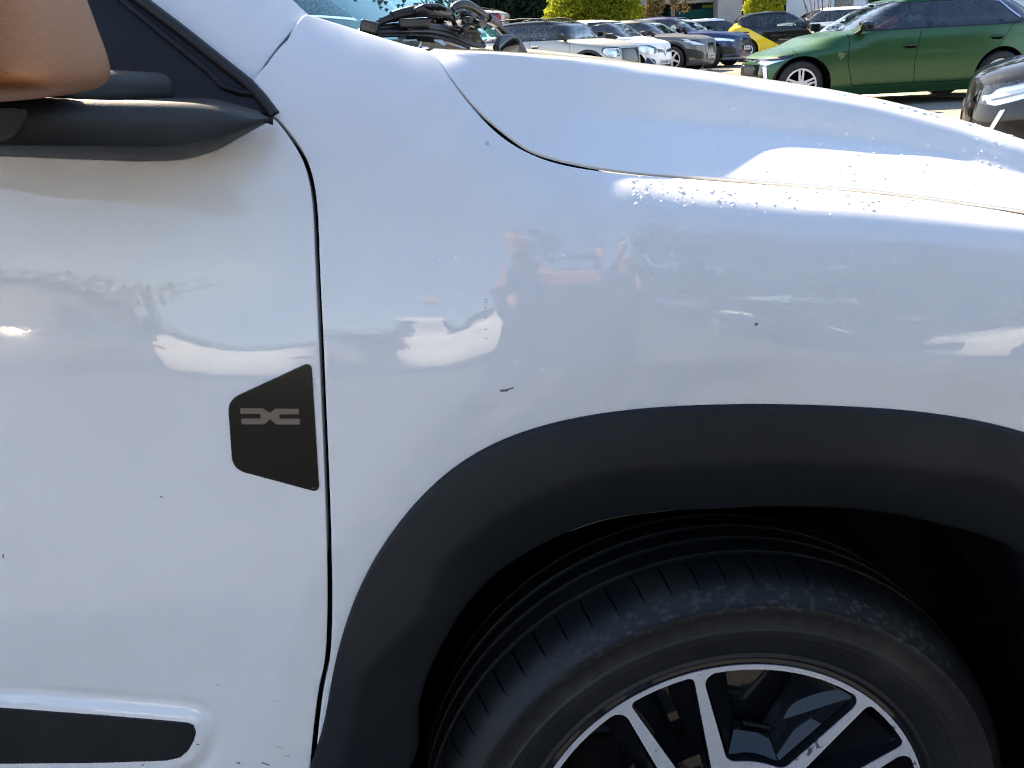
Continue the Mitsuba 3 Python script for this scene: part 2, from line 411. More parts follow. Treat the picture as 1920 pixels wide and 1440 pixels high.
GAP = [(516, 221), (528, 233), (543, 252), (560, 277), (574, 304), (584, 338), (590, 380), (593, 430), (594.5, 480), (598, 560), (602, 640), (606, 740), (610.5, 840), (614.5, 940), (617.5, 1040), (619, 1129), (616, 1236), (602, 1289), (592, 1372), (586, 1440), (584, 1500), (590, 1650), (600, 1800)]
_g = chaikin(np.array(GAP, float), 2, closed=False)
TRIM_PX = [(-260, 1300), (-100, 1318), (0, 1328), (180, 1341), (300, 1351), (352, 1356), (362, 1360), (366, 1372), (362, 1388), (352, 1406), (338, 1418), (312, 1424), (200, 1428), (0, 1430), (-260, 1432)]
_t = S0(*solve_px(S0, TRIM_PX).T)
_t = _t[:, [0, 2]]; TRIM_XZ = Polygon(np.vstack([_t, [-1.0, _t[-1, 1] - .01], [-1.0, _t[0, 1] + .04]])).buffer(0)
_gp = S0(*solve_px(S0, [(455, 600), (120, 604), (300, 596), (560, 560)]).T)


def S_door(x, w):
    P = S(np.asarray(x, float), w); x, y, z = P[..., 0], P[..., 1], P[..., 2]
    near = (z < .70)
    d = np.full(x.shape, 1.0)
    if near.any(): d[near] = shapely.distance(TRIM_XZ, shapely.points(x[near], z[near]))
    t = np.clip((.019 - d) / .013, 0, 1)
    y = y + .0016 * np.exp(-((d - .0235) / .0055)**2) - .0047 * t * t * (3 - 2 * t)
    (ax, _, az), (bx, _, bz) = _gp[0], _gp[1]
    dent = .0026 * np.exp(-((x - ax) / .060)**2 - ((z - az - .016) / .034)**2) + .0007 * np.exp(-((x - bx) / .12)**2 - ((z - bz - .018) / .034)**2); crease = 0.0
    P[..., 1] = y + dent + crease
    return P


def left_of(line, w_lo=-.1):
    return Polygon(np.vstack([line, [line[-1, 0], 1.2 if line[-1, 1] > line[0, 1] else -.1], [-3, 1.2 if line[-1, 1] > line[0, 1] else -.1], [-3, -.1 if line[-1, 1] > line[0, 1] else 1.2], [line[0, 0], -.1 if line[-1, 1] > line[0, 1] else 1.2]])).buffer(0)


def offset_px(line, d):
    return np.array(line) + [d, 0]


_seam = [(512, 215), (490, 188), (466, 161), (500, 121), (540, 74), (580, 24)]
fen_left = np.vstack([solve_px(S, offset_px(_g[::-1], 7)), solve_px(S, np.array(_seam, float) + [2.5, 1.0])])
fen_left = np.vstack([[fen_left[0, 0], -.1], fen_left, [fen_left[-1, 0] + .004, 1.2]])
door_right = solve_px(S, offset_px(_g, -7)); door_right = np.vstack([[door_right[0, 0], 1.2], door_right, [door_right[-1, 0], -.1]])
LEFT_F = Polygon(np.vstack([fen_left, [-4, 1.2], [-4, -.1]])).buffer(0)
LEFT_D = Polygon(np.vstack([door_right, [-4, -.1], [-4, 1.2]])).buffer(0)


def polar_curve(fn, n=160, lo=-110, hi=110):
    ph = np.linspace(lo, hi, n); r = fn(ph)
    return ph, WX + r * np.sin(np.radians(ph)), WZ + r * np.cos(np.radians(ph))


def xz_to_w(x, z):
    lo, hi = np.zeros_like(x), np.full_like(x, 1.0)
    for _ in range(40):
        m = (lo + hi) / 2; zz = bezier_side(x, m)[1]; up = zz < z
        lo, hi = np.where(up, m, lo), np.where(up, hi, m)
    return (lo + hi) / 2


_, _ax, _az = polar_curve(lambda p: ARCH(p) - .004)
ARCH_DOM = Polygon(np.vstack([np.stack([_ax, xz_to_w(_ax, _az)], 1), [[.65, -.2], [-.25, -.2]]])).buffer(0)
w_grid = np.r_[np.linspace(0, .3, 14)[:-1], np.linspace(.3, .5, 24)[:-1], np.linspace(.5, .93, 64)[:-1], np.linspace(.93, 1.0, 22)]


def sheet(Sf, dom, us, ws, hemmed=True, off=0.0, depth=.012, r=.0012, flip=False):
    q, f = clip_grid(dom, us, ws)
    v = Sf(q[:, 0], q[:, 1]); h = 1e-4                           # exact normals of the surface for offsets
    n = np.cross(Sf(q[:, 0] + h, q[:, 1]) - v, Sf(q[:, 0], q[:, 1] - h) - v) * -1
    n /= np.maximum(np.linalg.norm(n, axis=1, keepdims=True), 1e-12)
    if np.mean(n[:, 1]) > 0: n = -n
    v = v + n * off
    if np.einsum('ij,ij->i', vnormals(v, f), n).mean() < 0: f = f[:, ::-1]
    if hemmed: v, f = hem(v, f, r, depth, n)
    return tm(v, f)


fx = np.r_[np.linspace(-.30, .62, 190), np.linspace(.64, .80, 8)]
WING_TOP = [(806, 101), (817, 111), (833, 135), (849, 158), (866, 180), (885, 202), (907, 228), (933, 253), (963, 274), (985, 286), (1020, 301), (1060, 312), (1100, 319), (1140, 324), (1180, 328.5), (1240, 332.5), (1300, 337), (1430, 346.5), (1600, 359.5), (1750, 376.5), (1920, 402), (2150, 454), (2480, 548)]
_wt = solve_px(S, chaikin(np.array(WING_TOP, float), 1, closed=False)); _wt = _wt[_wt[:, 0] < .77]
ABOVE = Polygon(np.vstack([[-.4, 1.0], [_wt[0, 0] - .004, 1.0], _wt, [.9, _wt[-1, 1]], [.9, 1.3], [-.4, 1.3]])).buffer(0)
fen_dom = box(-.35, 0, .78, .9985).difference(LEFT_F).difference(ARCH_DOM).difference(ABOVE)
fen_dom = max(polys(fen_dom), key=lambda p: p.area)
put(CAR, 'front_wing', sheet(S, fen_dom, fx, w_grid), 'm_white', smooth=True)

SAIL_LOW = [(-900, 300), (-300, 293), (0, 294), (130, 300), (250, 304), (350, 300), (420, 272), (470, 248), (508, 227), (516, 221)]
_sl = solve_px(S, chaikin(np.array(SAIL_LOW, float), 2, closed=False))
BELOW_SAIL = Polygon(np.vstack([[-4, .86], _sl[1:], [.5, _sl[-1, 1]], [.5, -.2], [-4, -.2]])).buffer(0)
dx_ = np.r_[np.linspace(-1.25, -.46, 30)[:-1], np.linspace(-.46, -.14, 110)]
door_dom = box(-1.24, .12, 0, .999).intersection(LEFT_D).intersection(BELOW_SAIL)
door_dom = max(polys(door_dom), key=lambda p: p.area)
DOOR = put(CAR, 'front_door', sheet(S_door, door_dom, dx_, np.r_[np.linspace(0, .13, 5)[:-1], np.linspace(.13, .31, 84)[:-1], np.linspace(.31, .5, 20)[:-1], w_grid[w_grid >= .5]]), 'm_white', smooth=True)

# black sheet added so the gaps look shaded; the body there is white
under = box(-1.5, 0.02, .78, 1.035).difference(ARCH_DOM.buffer(.01))
put(CAR, 'gap_shade_sheet', sheet(lambda x, w: S(x, w), under, np.linspace(-1.5, .78, 120), np.r_[w_grid[::2], 1.012, 1.024, 1.035], hemmed=False, off=-.013), 'm_dark', smooth=True)


# ---- things fixed to the door: badge plate with its emblem, lower trim
def px_panel(Sf, px, off, step=12, hem_d=.002, r=.0005, refine=.004):
    q = solve_px(Sf, densify(np.vstack([px, px[:1]]), step)[:-1]); p = Polygon(q).buffer(0)
    x0, y0, x1, y1 = p.bounds; nu = max(3, int((x1 - x0) / refine)); nv = max(3, int((y1 - y0) / .008))
    return sheet(Sf, p, np.linspace(x0 - 1e-4, x1 + 1e-4, nu), np.linspace(y0 - 1e-4, y1 + 1e-4, nv), off=off, depth=hem_d, r=r)


def rounded_px(pts, radii, n=8):
    pts = np.asarray(pts, float); out = []
    for i in range(len(pts)):
        a, b, c = pts[i - 1], pts[i], pts[(i + 1) % len(pts)]; u, v = (a - b) / np.linalg.norm(a - b), (c - b) / np.linalg.norm(c - b)
        k = radii[i] if np.ndim(radii) else radii; t = np.linspace(0, 1, n)[:, None]
        p, q = b + u * k, b + v * k
        out.append((1 - t)**2 * p + 2 * t * (1 - t) * b + t * t * q)
    return np.vstack(out)


badge = rounded_px([(429, 750), (583, 679), (598, 921), (438, 878)], [22, 16, 13, 24])
put(DOOR, 'badge_plate', px_panel(S_door, badge, .0018), 'm_badge', smooth=35, label='dark four-cornered plate with rounded corners beside the door gap')
def z3(x, y): return 420 + x * 220 / 1218, 670 + y * 260 / 1440
emb_l = [z3(*p) for p in [(178, 521), (415, 523), (485, 572), (487, 632), (428, 685), (192, 685), (190, 631), (389, 627), (385, 578), (181, 576)]]
emb_r = [z3(*p) for p in [(485, 572), (540, 526), (780, 528), (782, 582), (581, 582), (583, 631), (790, 631), (792, 688), (552, 687), (487, 632)]]
for e in (emb_l, emb_r):
    put(DOOR, 'emblem', px_panel(S_door, np.array(e), .0024, hem_d=.0004, r=.00015), 'm_emblem', smooth=35)
screw = S_door(*solve_px(S_door, [(590, 913)]).T)[0]
put(DOOR, 'screw', tm(*(lambda m: (m.vertices + screw + [0, -.002, 0], m.faces))(trimesh.creation.icosphere(2, .0024))), 'm_gloss_black', smooth=True)
put(DOOR, 'lower_trim', px_panel(S_door, np.array(TRIM_PX, float), .0012, step=25, hem_d=.002, r=.0008), 'm_trim', smooth=True, label='black plastic insert low on the door')


# ---- plastic trim round the wheel arch
FACET_PX = [(778, 1180), (823, 1080), (896, 1017), (983, 961), (1115, 912), (1250, 896), (1400, 887), (1550, 885), (1700, 890), (1830, 905), (1920, 925)]
INNER_PX = [(777, 1440), (784, 1348), (806, 1275), (833, 1222), (880, 1150), (950, 1085), (1042, 1034), (1115, 1007), (1250, 985), (1390, 978), (1487, 975), (1632, 980), (1783, 1007), (1920, 1051)]


def polar_of(px, Y):
    P = at(*np.array(px, float).T, Y); ph = np.degrees(np.arctan2(P[:, 0] - WX, P[:, 2] - WZ)); r = np.hypot(P[:, 0] - WX, P[:, 2] - WZ)
    e = [(-a, b) for a, b in zip(ph, r) if a < -ph.max() - 8]
    a = np.r_[ph, [q[0] for q in e]]; b = np.r_[r, [q[1] for q in e]]; o = np.argsort(a); a, b = a[o], b[o]
    a = np.r_[-118, a, 118] if a[0] > -117 else a; b = np.r_[b[0], b, b[-1]] if len(b) < len(a) else b
    return PchipInterpolator(a, b)


FAC, INN = polar_of(FACET_PX, .685), polar_of(INNER_PX, .715)
ph = np.linspace(-104, 104, 220); rad = np.radians(ph)
pos = lambda r, y: np.stack([WX + r * np.sin(rad), np.broadcast_to(y, rad.shape), WZ + r * np.cos(rad)], -1)
ro, rf, ri = ARCH(ph), FAC(ph), INN(ph); rf = np.minimum(rf, ro - .03); ri = np.minimum(ri, rf - .02)
_q = pos(ro, 0); ysurf = S(_q[:, 0], xz_to_w(_q[:, 0], np.clip(_q[:, 2], .2, 1.2)))[:, 1]
y_out = np.clip(np.convolve(np.pad(ysurf, 6, mode='edge'), np.ones(13) / 13, 'valid'), .66, .74)
rails = [pos(ro, y_out + .010), pos(ro, y_out + .001), pos(ro - .0012, y_out - .0035), pos(ro - .004, y_out - .005), pos(.5 * ro + .5 * rf, y_out - .010), pos(rf + .006, y_out - .0125),
         pos(rf, y_out - .0125), pos(rf - .006, y_out - .0115), pos(.55 * rf + .45 * ri, y_out - .004), pos(ri + .008, y_out + .010), pos(ri + .002, y_out + .018), pos(ri, y_out + .028), pos(ri + .004, y_out + .06)]
clad = grid_mesh(np.stack(rails, 1))
put(CAR, 'wheel_arch_trim', clad, 'm_trim', smooth=True, label='broad black plastic trim round the wheel arch')
# wheel-house lining: ribbed tunnel and its closing wall
k_ = np.linspace(0, 1, 14)
tun = np.stack([pos(ri + .004 + .030 * min(1, 3 * t) + .006 * (i % 2), y_out + .06 + t * .36) for i, t in enumerate(k_)], 1)
put(CAR, 'wheel_house_lining', cat_([grid_mesh(tun), tm(np.vstack([tun[:, -1], [[WX, 1.14, .2]]]), np.stack([np.arange(219), np.arange(1, 220), np.full(219, 220)], 1))]), 'm_liner', smooth=40)

# ---- hood
HOOD = [  # picture column, row and distance of: gap edge, shelf, foot of the wall, upper wall, ridge
    ((806, 96, .838), (811, 94, .852)), ((822, 111.5, .829), (835, 96, .846)), ((840, 133, .818), (862, 97, .842)), ((867, 168.5, .807), (905, 98.5, .843)), ((905, 208.5, .7945), (945, 100.5, .850)),
    ((948, 246, .786), (990, 103, .857)), ((1000, 281, .780), (1045, 107, .862)), ((1090, 305.5, .777), (1125, 113.5, .876)), ((1180, 319, .783), (1200, 121, .896)),
    ((1410, 337, .808), (1432, 150, .930)), ((1620, 354, .807), (1642, 185, .930)), ((1780, 373, .800), (1803, 225, .918)), ((1920, 393, .790), (1938, 268, .898)),
    ((2150, 444, .790), (2170, 362, .880)), ((2500, 544, .790), (2510, 495, .880))]
HP = np.zeros((len(HOOD), 5, 3))
for st, (g0_, r0_), q_ in zip(HP, HOOD, (0, 0, 0, 0, 0, 0, .08, .5, .9, 1, 1, 1, 1, 1, 1)):   # the flank: one slope at the rear, turning into shelf and upright wall further forward
    g_, r_ = at(*g0_), at(*r0_); st[0], st[4] = g_, r_
    for k, (fy, fz) in zip((1, 2, 3), ((.30, .24), (.60, .48), (.70, .70))):
        fy, fz = q_ * fy + (1 - q_) * k * .25, q_ * fz + (1 - q_) * k * .25; st[k] = g_ + (r_ - g_) * [.5 * (fy + fz), fy, fz]
ridge = HP[:, 4]
_q = np.array([0, 0, 0, 0, 0, 0, .08, .5, .9, 1, 1, 1, 1, 1, 1])[:, None]; brow = HP[:, 0] + (ridge - HP[:, 0]) * (_q * [.81, .81, .90] + (1 - _q) * [.90, .90, .93])
top1 = ridge + np.stack([np.zeros(len(ridge)), np.full(len(ridge), .035), np.full(len(ridge), .0015)], 1)
top2 = ridge + np.stack([np.full(len(ridge), .0), np.full(len(ridge), .16), np.full(len(ridge), -.005)], 1)
top3 = np.stack([ridge[:, 0] + np.linspace(.05, .12, len(ridge)), np.full(len(ridge), YC - .22), ridge[:, 2] - .017], 1)
cen = np.stack([ridge[:, 0] + np.linspace(.07, .14, len(ridge)), np.full(len(ridge), YC), ridge[:, 2] - .020], 1)
near = np.stack([*HP.transpose(1, 0, 2)[:4], brow, ridge, top1, top2, top3, cen], 1)
far = near[:, ::-1][:, 1:] * [1, -1, 1] + [0, 2 * YC, 0]
HR = np.concatenate([near, far], 1)
_s = np.r_[0, np.cumsum(np.linalg.norm(np.diff(ridge, axis=0), axis=1))]; _s /= _s[-1]
_v = np.r_[0, .30, .75, 1.2, 1.48, 1.6, 1.8, 2.4, 3.4, 4.0]; _v = np.r_[_v, (8.0 - _v[::-1])[1:]]
sN = np.r_[np.linspace(0, .15, 22)[:-1], np.linspace(.15, .62, 66)[:-1], np.linspace(.62, 1, 16)]
vN = np.r_[np.linspace(0, 1.9, 60)[:-1], np.linspace(1.9, 6.1, 60)[:-1], np.linspace(6.1, 8, 20)]
A = PchipInterpolator(_s, HR, axis=0)(sN); HG = PchipInterpolator(_v, A, axis=1)(vN)
hm = grid_mesh(HG); hv, hf = np.array(hm.vertices), np.array(hm.faces)
key = np.unique(np.round(hv, 6), axis=0, return_index=True, return_inverse=True); hv, hf = hv[key[1]], key[2].ravel()[hf]
hf = hf[(hf[:, 0] != hf[:, 1]) & (hf[:, 1] != hf[:, 2]) & (hf[:, 0] != hf[:, 2])]
if vnormals(hv, hf)[:, 2].mean() < 0: hf = hf[:, ::-1]
_hs = hv; hv2, hf2 = hem(hv, hf, .0014, .003)
HOODK = put(CAR, 'hood', tm(hv2, hf2), 'm_white', smooth=True)
hood_tree = None

# ---- windscreen, pillar, cowl, roof and the rest of the shell
P1, P1b = at(467, 163, .800), at(262, 3, .818); e1 = (P1b - P1) / (P1b - P1)[2]
P2, P2b = at(577, 27, .866), at(540, -6, .8695); e2 = (P2b - P2) / (P2b - P2)[2]
zt = 1.60
E1 = lambda z: P1 + np.outer(np.asarray(z) - P1[2], e1) + np.outer((np.asarray(z) - P1[2])**2, [-.25, .10, 0])
E2 = lambda z: P2 + np.outer(np.asarray(z) - P2[2], e2) * 1.0 + np.outer((np.asarray(z) - P2[2])**2, [-.25, .10, 0])
tz = np.linspace(0, 1, 40)
z1, z2 = P1[2] + tz * (zt - P1[2]), P2[2] + tz * (zt - P2[2])
a1, a2 = E1(z1), E2(z2)
pil = []
for u in np.linspace(0, 1, 14):
    p = a1 * (1 - u) + a2 * u; p = p + np.outer(np.ones(len(p)), [.0, -.006, .004]) * 4 * u * (1 - u); pil.append(p)
pil = np.stack(pil, 1); pm = grid_mesh(pil); pv, pf = np.array(pm.vertices), np.array(pm.faces)
if vnormals(pv, pf)[:, 1].mean() > 0: pf = pf[:, ::-1]
pv, pf = hem(pv, pf, .0015, .012)
put(CAR, 'windscreen_pillar', tm(pv, pf), 'm_white', smooth=True)
mirY = lambda m: tm(np.asarray(m.vertices) * [1, -1, 1] + [0, 2 * YC, 0], np.asarray(m.faces)[:, ::-1])
put(CAR, 'windscreen_pillar', mirY(tm(pv, pf)), 'm_white', smooth=True)
zg = np.linspace(-.05, 1, 24); g0 = E2(P2[2] + zg * (zt - P2[2])) + [.004, .006, -.004]
gl = []
for u in np.linspace(0, 1, 40):
    p = g0 * [1, 0, 1] + np.outer(np.ones(len(g0)), [0, 1, 0]) * (g0[:, 1] * (1 - u) + (2 * YC - g0[:, 1]) * u)[:, None]
    b = 4 * u * (1 - u); gl.append(p + np.array([.15, 0, .0]) * b ** .8 + np.outer(np.clip(zg, 0, 1), [0, 0, .05]) * b)
gl = np.stack(gl, 1)
put(CAR, 'windscreen', grid_mesh(gl), 'm_screen', smooth=True)
put(CAR, 'dashboard', rbox((.5, 1.3, .25), .06, (-.38, YC, 1.02)), 'm_interior', smooth=40)
_xb = np.linspace(-.72, -.19, 24); _e1 = E1(np.interp(_xb, a1[::-1, 0], z1[::-1])); _lo = np.stack([_xb, RY(_xb) + .012, RZ(_xb) - .03], 1)
put(CAR, 'added_sun_block', grid_mesh(np.stack([_lo + [0, .03, 0], (_lo + _e1) / 2 + [0, .035, 0], _e1 + [0, .03, .004]], 1)), 'm_seal', smooth=True)  # opaque panel added to keep sun off the mirror housing, where glass belongs
# cowl tray between hood and glass
cw = np.linspace(0, 1, 30); hb = np.stack([HR[0, 5, 0] + .09 * 4 * cw * (1 - cw) - .0, .87 + cw * (2 * YC - 1.74), HR[0, 5, 2] - .028 + 0 * cw], 1)
gb = gl[0][np.linspace(0, 39, 30).astype(int)] + [0, 0, .0]
gb = gb * [1, 1, 0] + [0, 0, 1.166]
cm = [hb + [.10, 0, -.012], hb + [.04, 0, -.014], (hb + gb) / 2 + [0, 0, -.014], gb + [.02, 0, -.004], gb + [-.02, 0, .004]]
put(CAR, 'cowl_tray', grid_mesh(np.stack(cm, 1)), 'm_cowl', smooth=True)
# roof, side glass, rear quarter, tail (out of the picture, seen only from other places)
xr = np.linspace(0, 1, 20); ra = a1[-1]
rp = []
for u in np.linspace(0, 1, 24):
    yy = a2[-1][1] * (1 - u) + (2 * YC - a2[-1][1]) * u; b = 4 * u * (1 - u)
    rp.append(np.stack([a2[-1][0] + .10 * b * (1 - xr) - xr * 2.2, np.full(20, yy), zt + .035 * b + .03 * np.sin(np.pi * np.clip(xr * .8, 0, 1)) - .12 * xr**3], -1))
put(CAR, 'roof', grid_mesh(np.stack(rp, 1)), 'm_white', smooth=True)
rx = np.linspace(-1.27, XMIN, 30)
for s_, nm in ((0, 'near'), (1, 'far')):
    q_dom = box(XMIN, 0.05, -1.262, .999).difference(Point(0, 0).buffer(.001))
    m = sheet(S, q_dom, np.linspace(XMIN, -1.262, 24), w_grid[::3])
    put(CAR, 'rear_quarter', mirY(m) if s_ else m, 'm_white', smooth=True)
    xs = np.linspace(-2.1, -.46, 30); lo = np.stack([xs, RY(xs) + .005, RZ(xs) - .01], 1); hi = np.stack([xs - .1, np.full(30, a2[-1][1]), np.full(30, zt + .005)], 1)
    hi[:, 0] = np.minimum(xs, a1[-1][0]); hi[xs > a1[-1][0]] = E1(np.interp(xs[xs > a1[-1][0]], a1[::-1, 0], z1[::-1]))
    m = grid_mesh(np.stack([lo * (1 - t) + hi * t for t in np.linspace(0, 1, 8)], 1))
    put(CAR, 'side_glass', mirY(m) if s_ else m, 'm_privacy', smooth=True)
put(CAR, 'tailgate', rbox((.16, 1.72, 1.25), .07, (XMIN, YC, .86)), 'm_white', smooth=40)
mm = sheet(S, fen_dom, fx[::3], w_grid[::2]); put(CAR, 'front_wing', mirY(mm), 'm_white', smooth=True)
mm = sheet(S, box(-1.24, .12, -.2, .999), np.linspace(-1.24, -.2, 20), w_grid[::3]); put(CAR, 'front_door', mirY(mm), 'm_white', smooth=True)
# nose: the side section carried round to the middle
fe = S(np.full(40, .78), np.linspace(.03, 1, 40)); nz = []
for a in np.linspace(0, np.pi, 40):
    s_, c_ = np.sin(a), np.cos(a); yy = YC - (YC - fe[:, 1]) * np.sign(c_) * abs(c_) ** .45
    nz.append(np.stack([fe[:, 0] + .26 * abs(s_) ** .8 * (1 - .35 * np.linspace(0, 1, 40)**4), yy, fe[:, 2] - .10 * s_ * np.linspace(0, 1, 40)**6], -1))
put(CAR, 'front_bumper', grid_mesh(np.stack(nz, 0)), 'm_white', smooth=True)
nb = np.stack(nz, 0)
put(CAR, 'grille', grid_mesh(nb[8:32, 22:33] + [.006, 0, 0]), 'm_gloss_black', smooth=True)
for sl in (slice(2, 8), slice(32, 38)):
    put(CAR, 'headlight', grid_mesh(nb[sl, 25:33] + [.006, -.004 if sl.start < 9 else .004, 0]), 'm_lamp_white', smooth=True)
put(CAR, 'floor_pan', rbox((3.6, 1.55, .12), .03, (-1.0, YC, .27)), 'm_dark')

# ---- door mirror with its black foot, seal strips
sail_px = [(-320, 290), (0, 296), (130, 302), (250, 306), (350, 302), (420, 274), (470, 250), (508, 229), (513, 222), (505, 207), (466, 166), (430, 136), (340, 64), (262, 3), (190, -55), (60, -60), (-320, -70)]
_sailq = solve_px(S, densify(np.array(sail_px, float), 14)); sail_dom = Polygon(_sailq).buffer(0)
b_ = sail_dom.bounds
MIR = put(CAR, 'mirror_foot', sheet(S, sail_dom, np.linspace(b_[0], b_[2], 50), np.linspace(b_[1], b_[3], 40), off=-.001, depth=.004, r=.0008), 'm_trim', smooth=True, label='black plastic triangle carrying the door mirror')
strip = lambda pts, off, r: tube(S(*solve_px(S, densify(np.array(pts, float), 10)).T) + [0, off, 0], r, 8)
put(CAR, 'window_seal', strip([(60, -70), (180, -64), (255, -6), (340, 58), (466, 158), (490, 184), (515, 217)], .000, .0052), 'm_seal', smooth=True)
put(CAR, 'window_seal', strip([(120, -58), (214, -12), (300, 60), (390, 134), (420, 164), (452, 174), (480, 176), (500, 200)], .0005, .0030), 'm_trim', smooth=True)
st = [-420, -250, -100, 0, 100, 190, 260, 330, 400, 450, 490, 512]
yp = [.545, .55, .56, .57, .585, .61, .635, .662, .695, .717, .735, .745]
tb = [180, 180, 180, 181, 184, 188, 190, 192, 196, 205, 214, 221]
mb = [272, 273, 274, 274, 275, 276, 277, 276, 264, 248, 233, 224]
lb = [288, 288, 289, 292, 296, 300, 303, 301, 284, 258, 236, 225]
rl = []
for c, y, t, m, l in zip(st, yp, tb, mb, lb):
    ys = .752
    rl.append([at(c, t - 3 - 8 * np.clip((c - 150) / 90, 0, 1) * np.clip((500 - c) / 90, 0, 1), ys + .006), at(c, t - 0 * np.clip((c - 150) / 90, 0, 1) * np.clip((500 - c) / 90, 0, 1), y + .022), at(c, t + 3, y + .012), at(c, t + 14, y + .003), at(c, .5 * t + .5 * m, y), at(c, m - 6, y + .001), at(c, m, y + .005), at(c, m + .45 * (l - m), y + .013), at(c, l - 1, y + .03), at(c, l, ys + .01)])
rl = PchipInterpolator(np.arange(len(st)), np.array(rl), axis=0)(np.linspace(0, len(st) - 1, 60))
arm = grid_mesh(rl); av, af = np.array(arm.vertices), np.array(arm.faces)
cap0 = tm(np.vstack([rl[0], rl[0].mean(0)[None]]), [[i, (i + 1) % 10, 10] for i in range(10)])
put(MIR, 'mirror_housing', cat_([tm(av, af), cap0]), 'm_trim', smooth=50)
sc0, sc1 = at(120, 158, .640), at(298, 163, .746)
put(MIR, 'mirror_arm', hull_pts(np.vstack([sc0, sc1, sc0 + [0, 0, -.006], sc1 + [0, .0, -.004]]), .0108, 28), 'm_trim', smooth=True)
cov = rounded_px([(-160, 203), (40, 203), (44, 232), (12, 266), (-160, 268)], [2, 8, 16, 24, 2])
cv = np.array([at(c, r, .5665) for c, r in cov]); pc = Polygon(cv[:, [0, 2]]).buffer(0)
m = trimesh.creation.extrude_polygon(pc, .006, engine='earcut'); m.vertices = np.asarray(m.vertices)[:, [0, 2, 1]] + [0, .5665, 0]; m.invert()
put(MIR, 'cover', m, 'm_trim', label='round-ended cover low on the mirror housing')
cc = at(-192, -2, .565); uu, vv = np.meshgrid(np.linspace(-np.pi / 2, np.pi / 2, 60), np.linspace(-np.pi, np.pi, 120), indexing='ij')
sg = lambda x, p: np.sign(x) * np.abs(x) ** p
cx, cz = sg(np.cos(uu), .34) * sg(np.cos(vv), .34), sg(np.cos(uu), .30) * np.where(np.sin(vv) < 0, sg(np.sin(vv), .16), sg(np.sin(vv), .4)); cy = sg(np.sin(uu), .6)
capm = np.stack([cc[0] + .0865 * cx * (1 - .10 * cz) + .010 * (1 - cz) / 2 - .035 * np.clip(cz, 0, 1)**2, cc[1] + .075 * cy + .012 * cz, cc[2] + .0575 * cz], -1)
put(MIR, 'mirror_cap', grid_mesh(capm), 'm_copper', smooth=True, label='copper coloured cap of the door mirror')

# ---- front wheel
_axv = np.array([math.cos(STEER), math.sin(STEER), 0]); _upv = np.array([0, math.sin(CAMB), math.cos(CAMB)]); _out = np.cross(_axv, _upv); _upv = np.cross(_out, _axv)
WM = np.eye(4); WM[:3, 0], WM[:3, 1], WM[:3, 2], WM[:3, 3] = _axv, -_out, _upv, (WX, WY, WZ)
WT = T(WM.tolist())
FAR = np.diag([1.0, -1, 1, 1]); FAR[1, 3] = 2 * YC


def tyre_mesh(seg_groups=70):
    # radius, depth (0 = rim face, negative towards the viewer)
    prof = np.array([(.226, .012), (.231, .004), (.236, -.001), (.240, .0005), (.246, -.004), (.262, -.009), (.266, -.0118), (.274, -.0122), (.277, -.0098), (.290, -.0095), (.294, -.0122), (.301, -.0118), (.304, -.0085),
                     (.312, -.004), (.322, .003), (.3295, .011), (.3335, .019), (.3375, .030), (.3395, .038), (.3405, .0445), (.3335, .0455), (.3335, .0525), (.3415, .0535), (.3435, .075), (.3437, .080), (.3362, .081), (.3362, .090), (.344, .091),
                     (.3445, .115), (.337, .1165), (.337, .126), (.3438, .1275), (.341, .160), (.334, .161), (.334, .168), (.340, .169), (.333, .190), (.31, .212), (.26, .214), (.226, .200)])
    prof[:, 0] = np.where(prof[:, 0] > .30, prof[:, 0] - (prof[:, 0] - .30) * .27, prof[:, 0])
    prof[:, 1] = np.where(prof[:, 1] > .045, .045 + (prof[:, 1] - .045) * .80, prof[:, 1])
    da = 2 * np.pi / seg_groups; ang = []
    for g in range(seg_groups):
        ang += [g * da + da * t for t in (0, .40, .84, .865, .905, .93)]
    ang = np.array(ang); notch = np.tile([0, 0, 0, 1, 1, 0], seg_groups)
    n = len(ang); P = np.zeros((len(prof), n, 3))
    for i, (r, y) in enumerate(prof):
        blk = (.3115 < r) & (y < .044) & (.004 <= y + .009)
        depth = .005 * notch * np.clip((y - .006) / .016, 0, 1) if (y < .0446 and r > .309) else (.005 * notch if (.053 < y < .081 or .09 < y < .116 or .127 < y < .161) and r > .34 else 0)
        skew = -.25 * np.clip(y, 0, .12)                                   # the grooves lean
        rr = r - depth; a = ang + skew
        P[i] = np.stack([rr * np.sin(a), np.full(n, y), rr * np.cos(a)], -1)
    return grid_mesh(P, closed_v=True)


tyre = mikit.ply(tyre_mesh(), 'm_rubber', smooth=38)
def sector(r0, r1, a0, a1, b0=None, b1=None, n=14):
    """Window between two radii; a0..a1 at the outside, b0..b1 inside (degrees from up, clockwise)."""
    b0 = a0 if b0 is None else b0; b1 = a1 if b1 is None else b1
    o = [(r1 * math.sin(math.radians(t)), r1 * math.cos(math.radians(t))) for t in np.linspace(a0, a1, n)]
    i = [(r0 * math.sin(math.radians(t)), r0 * math.cos(math.radians(t))) for t in np.linspace(b1, b0, n)]
    return Polygon(o + i)


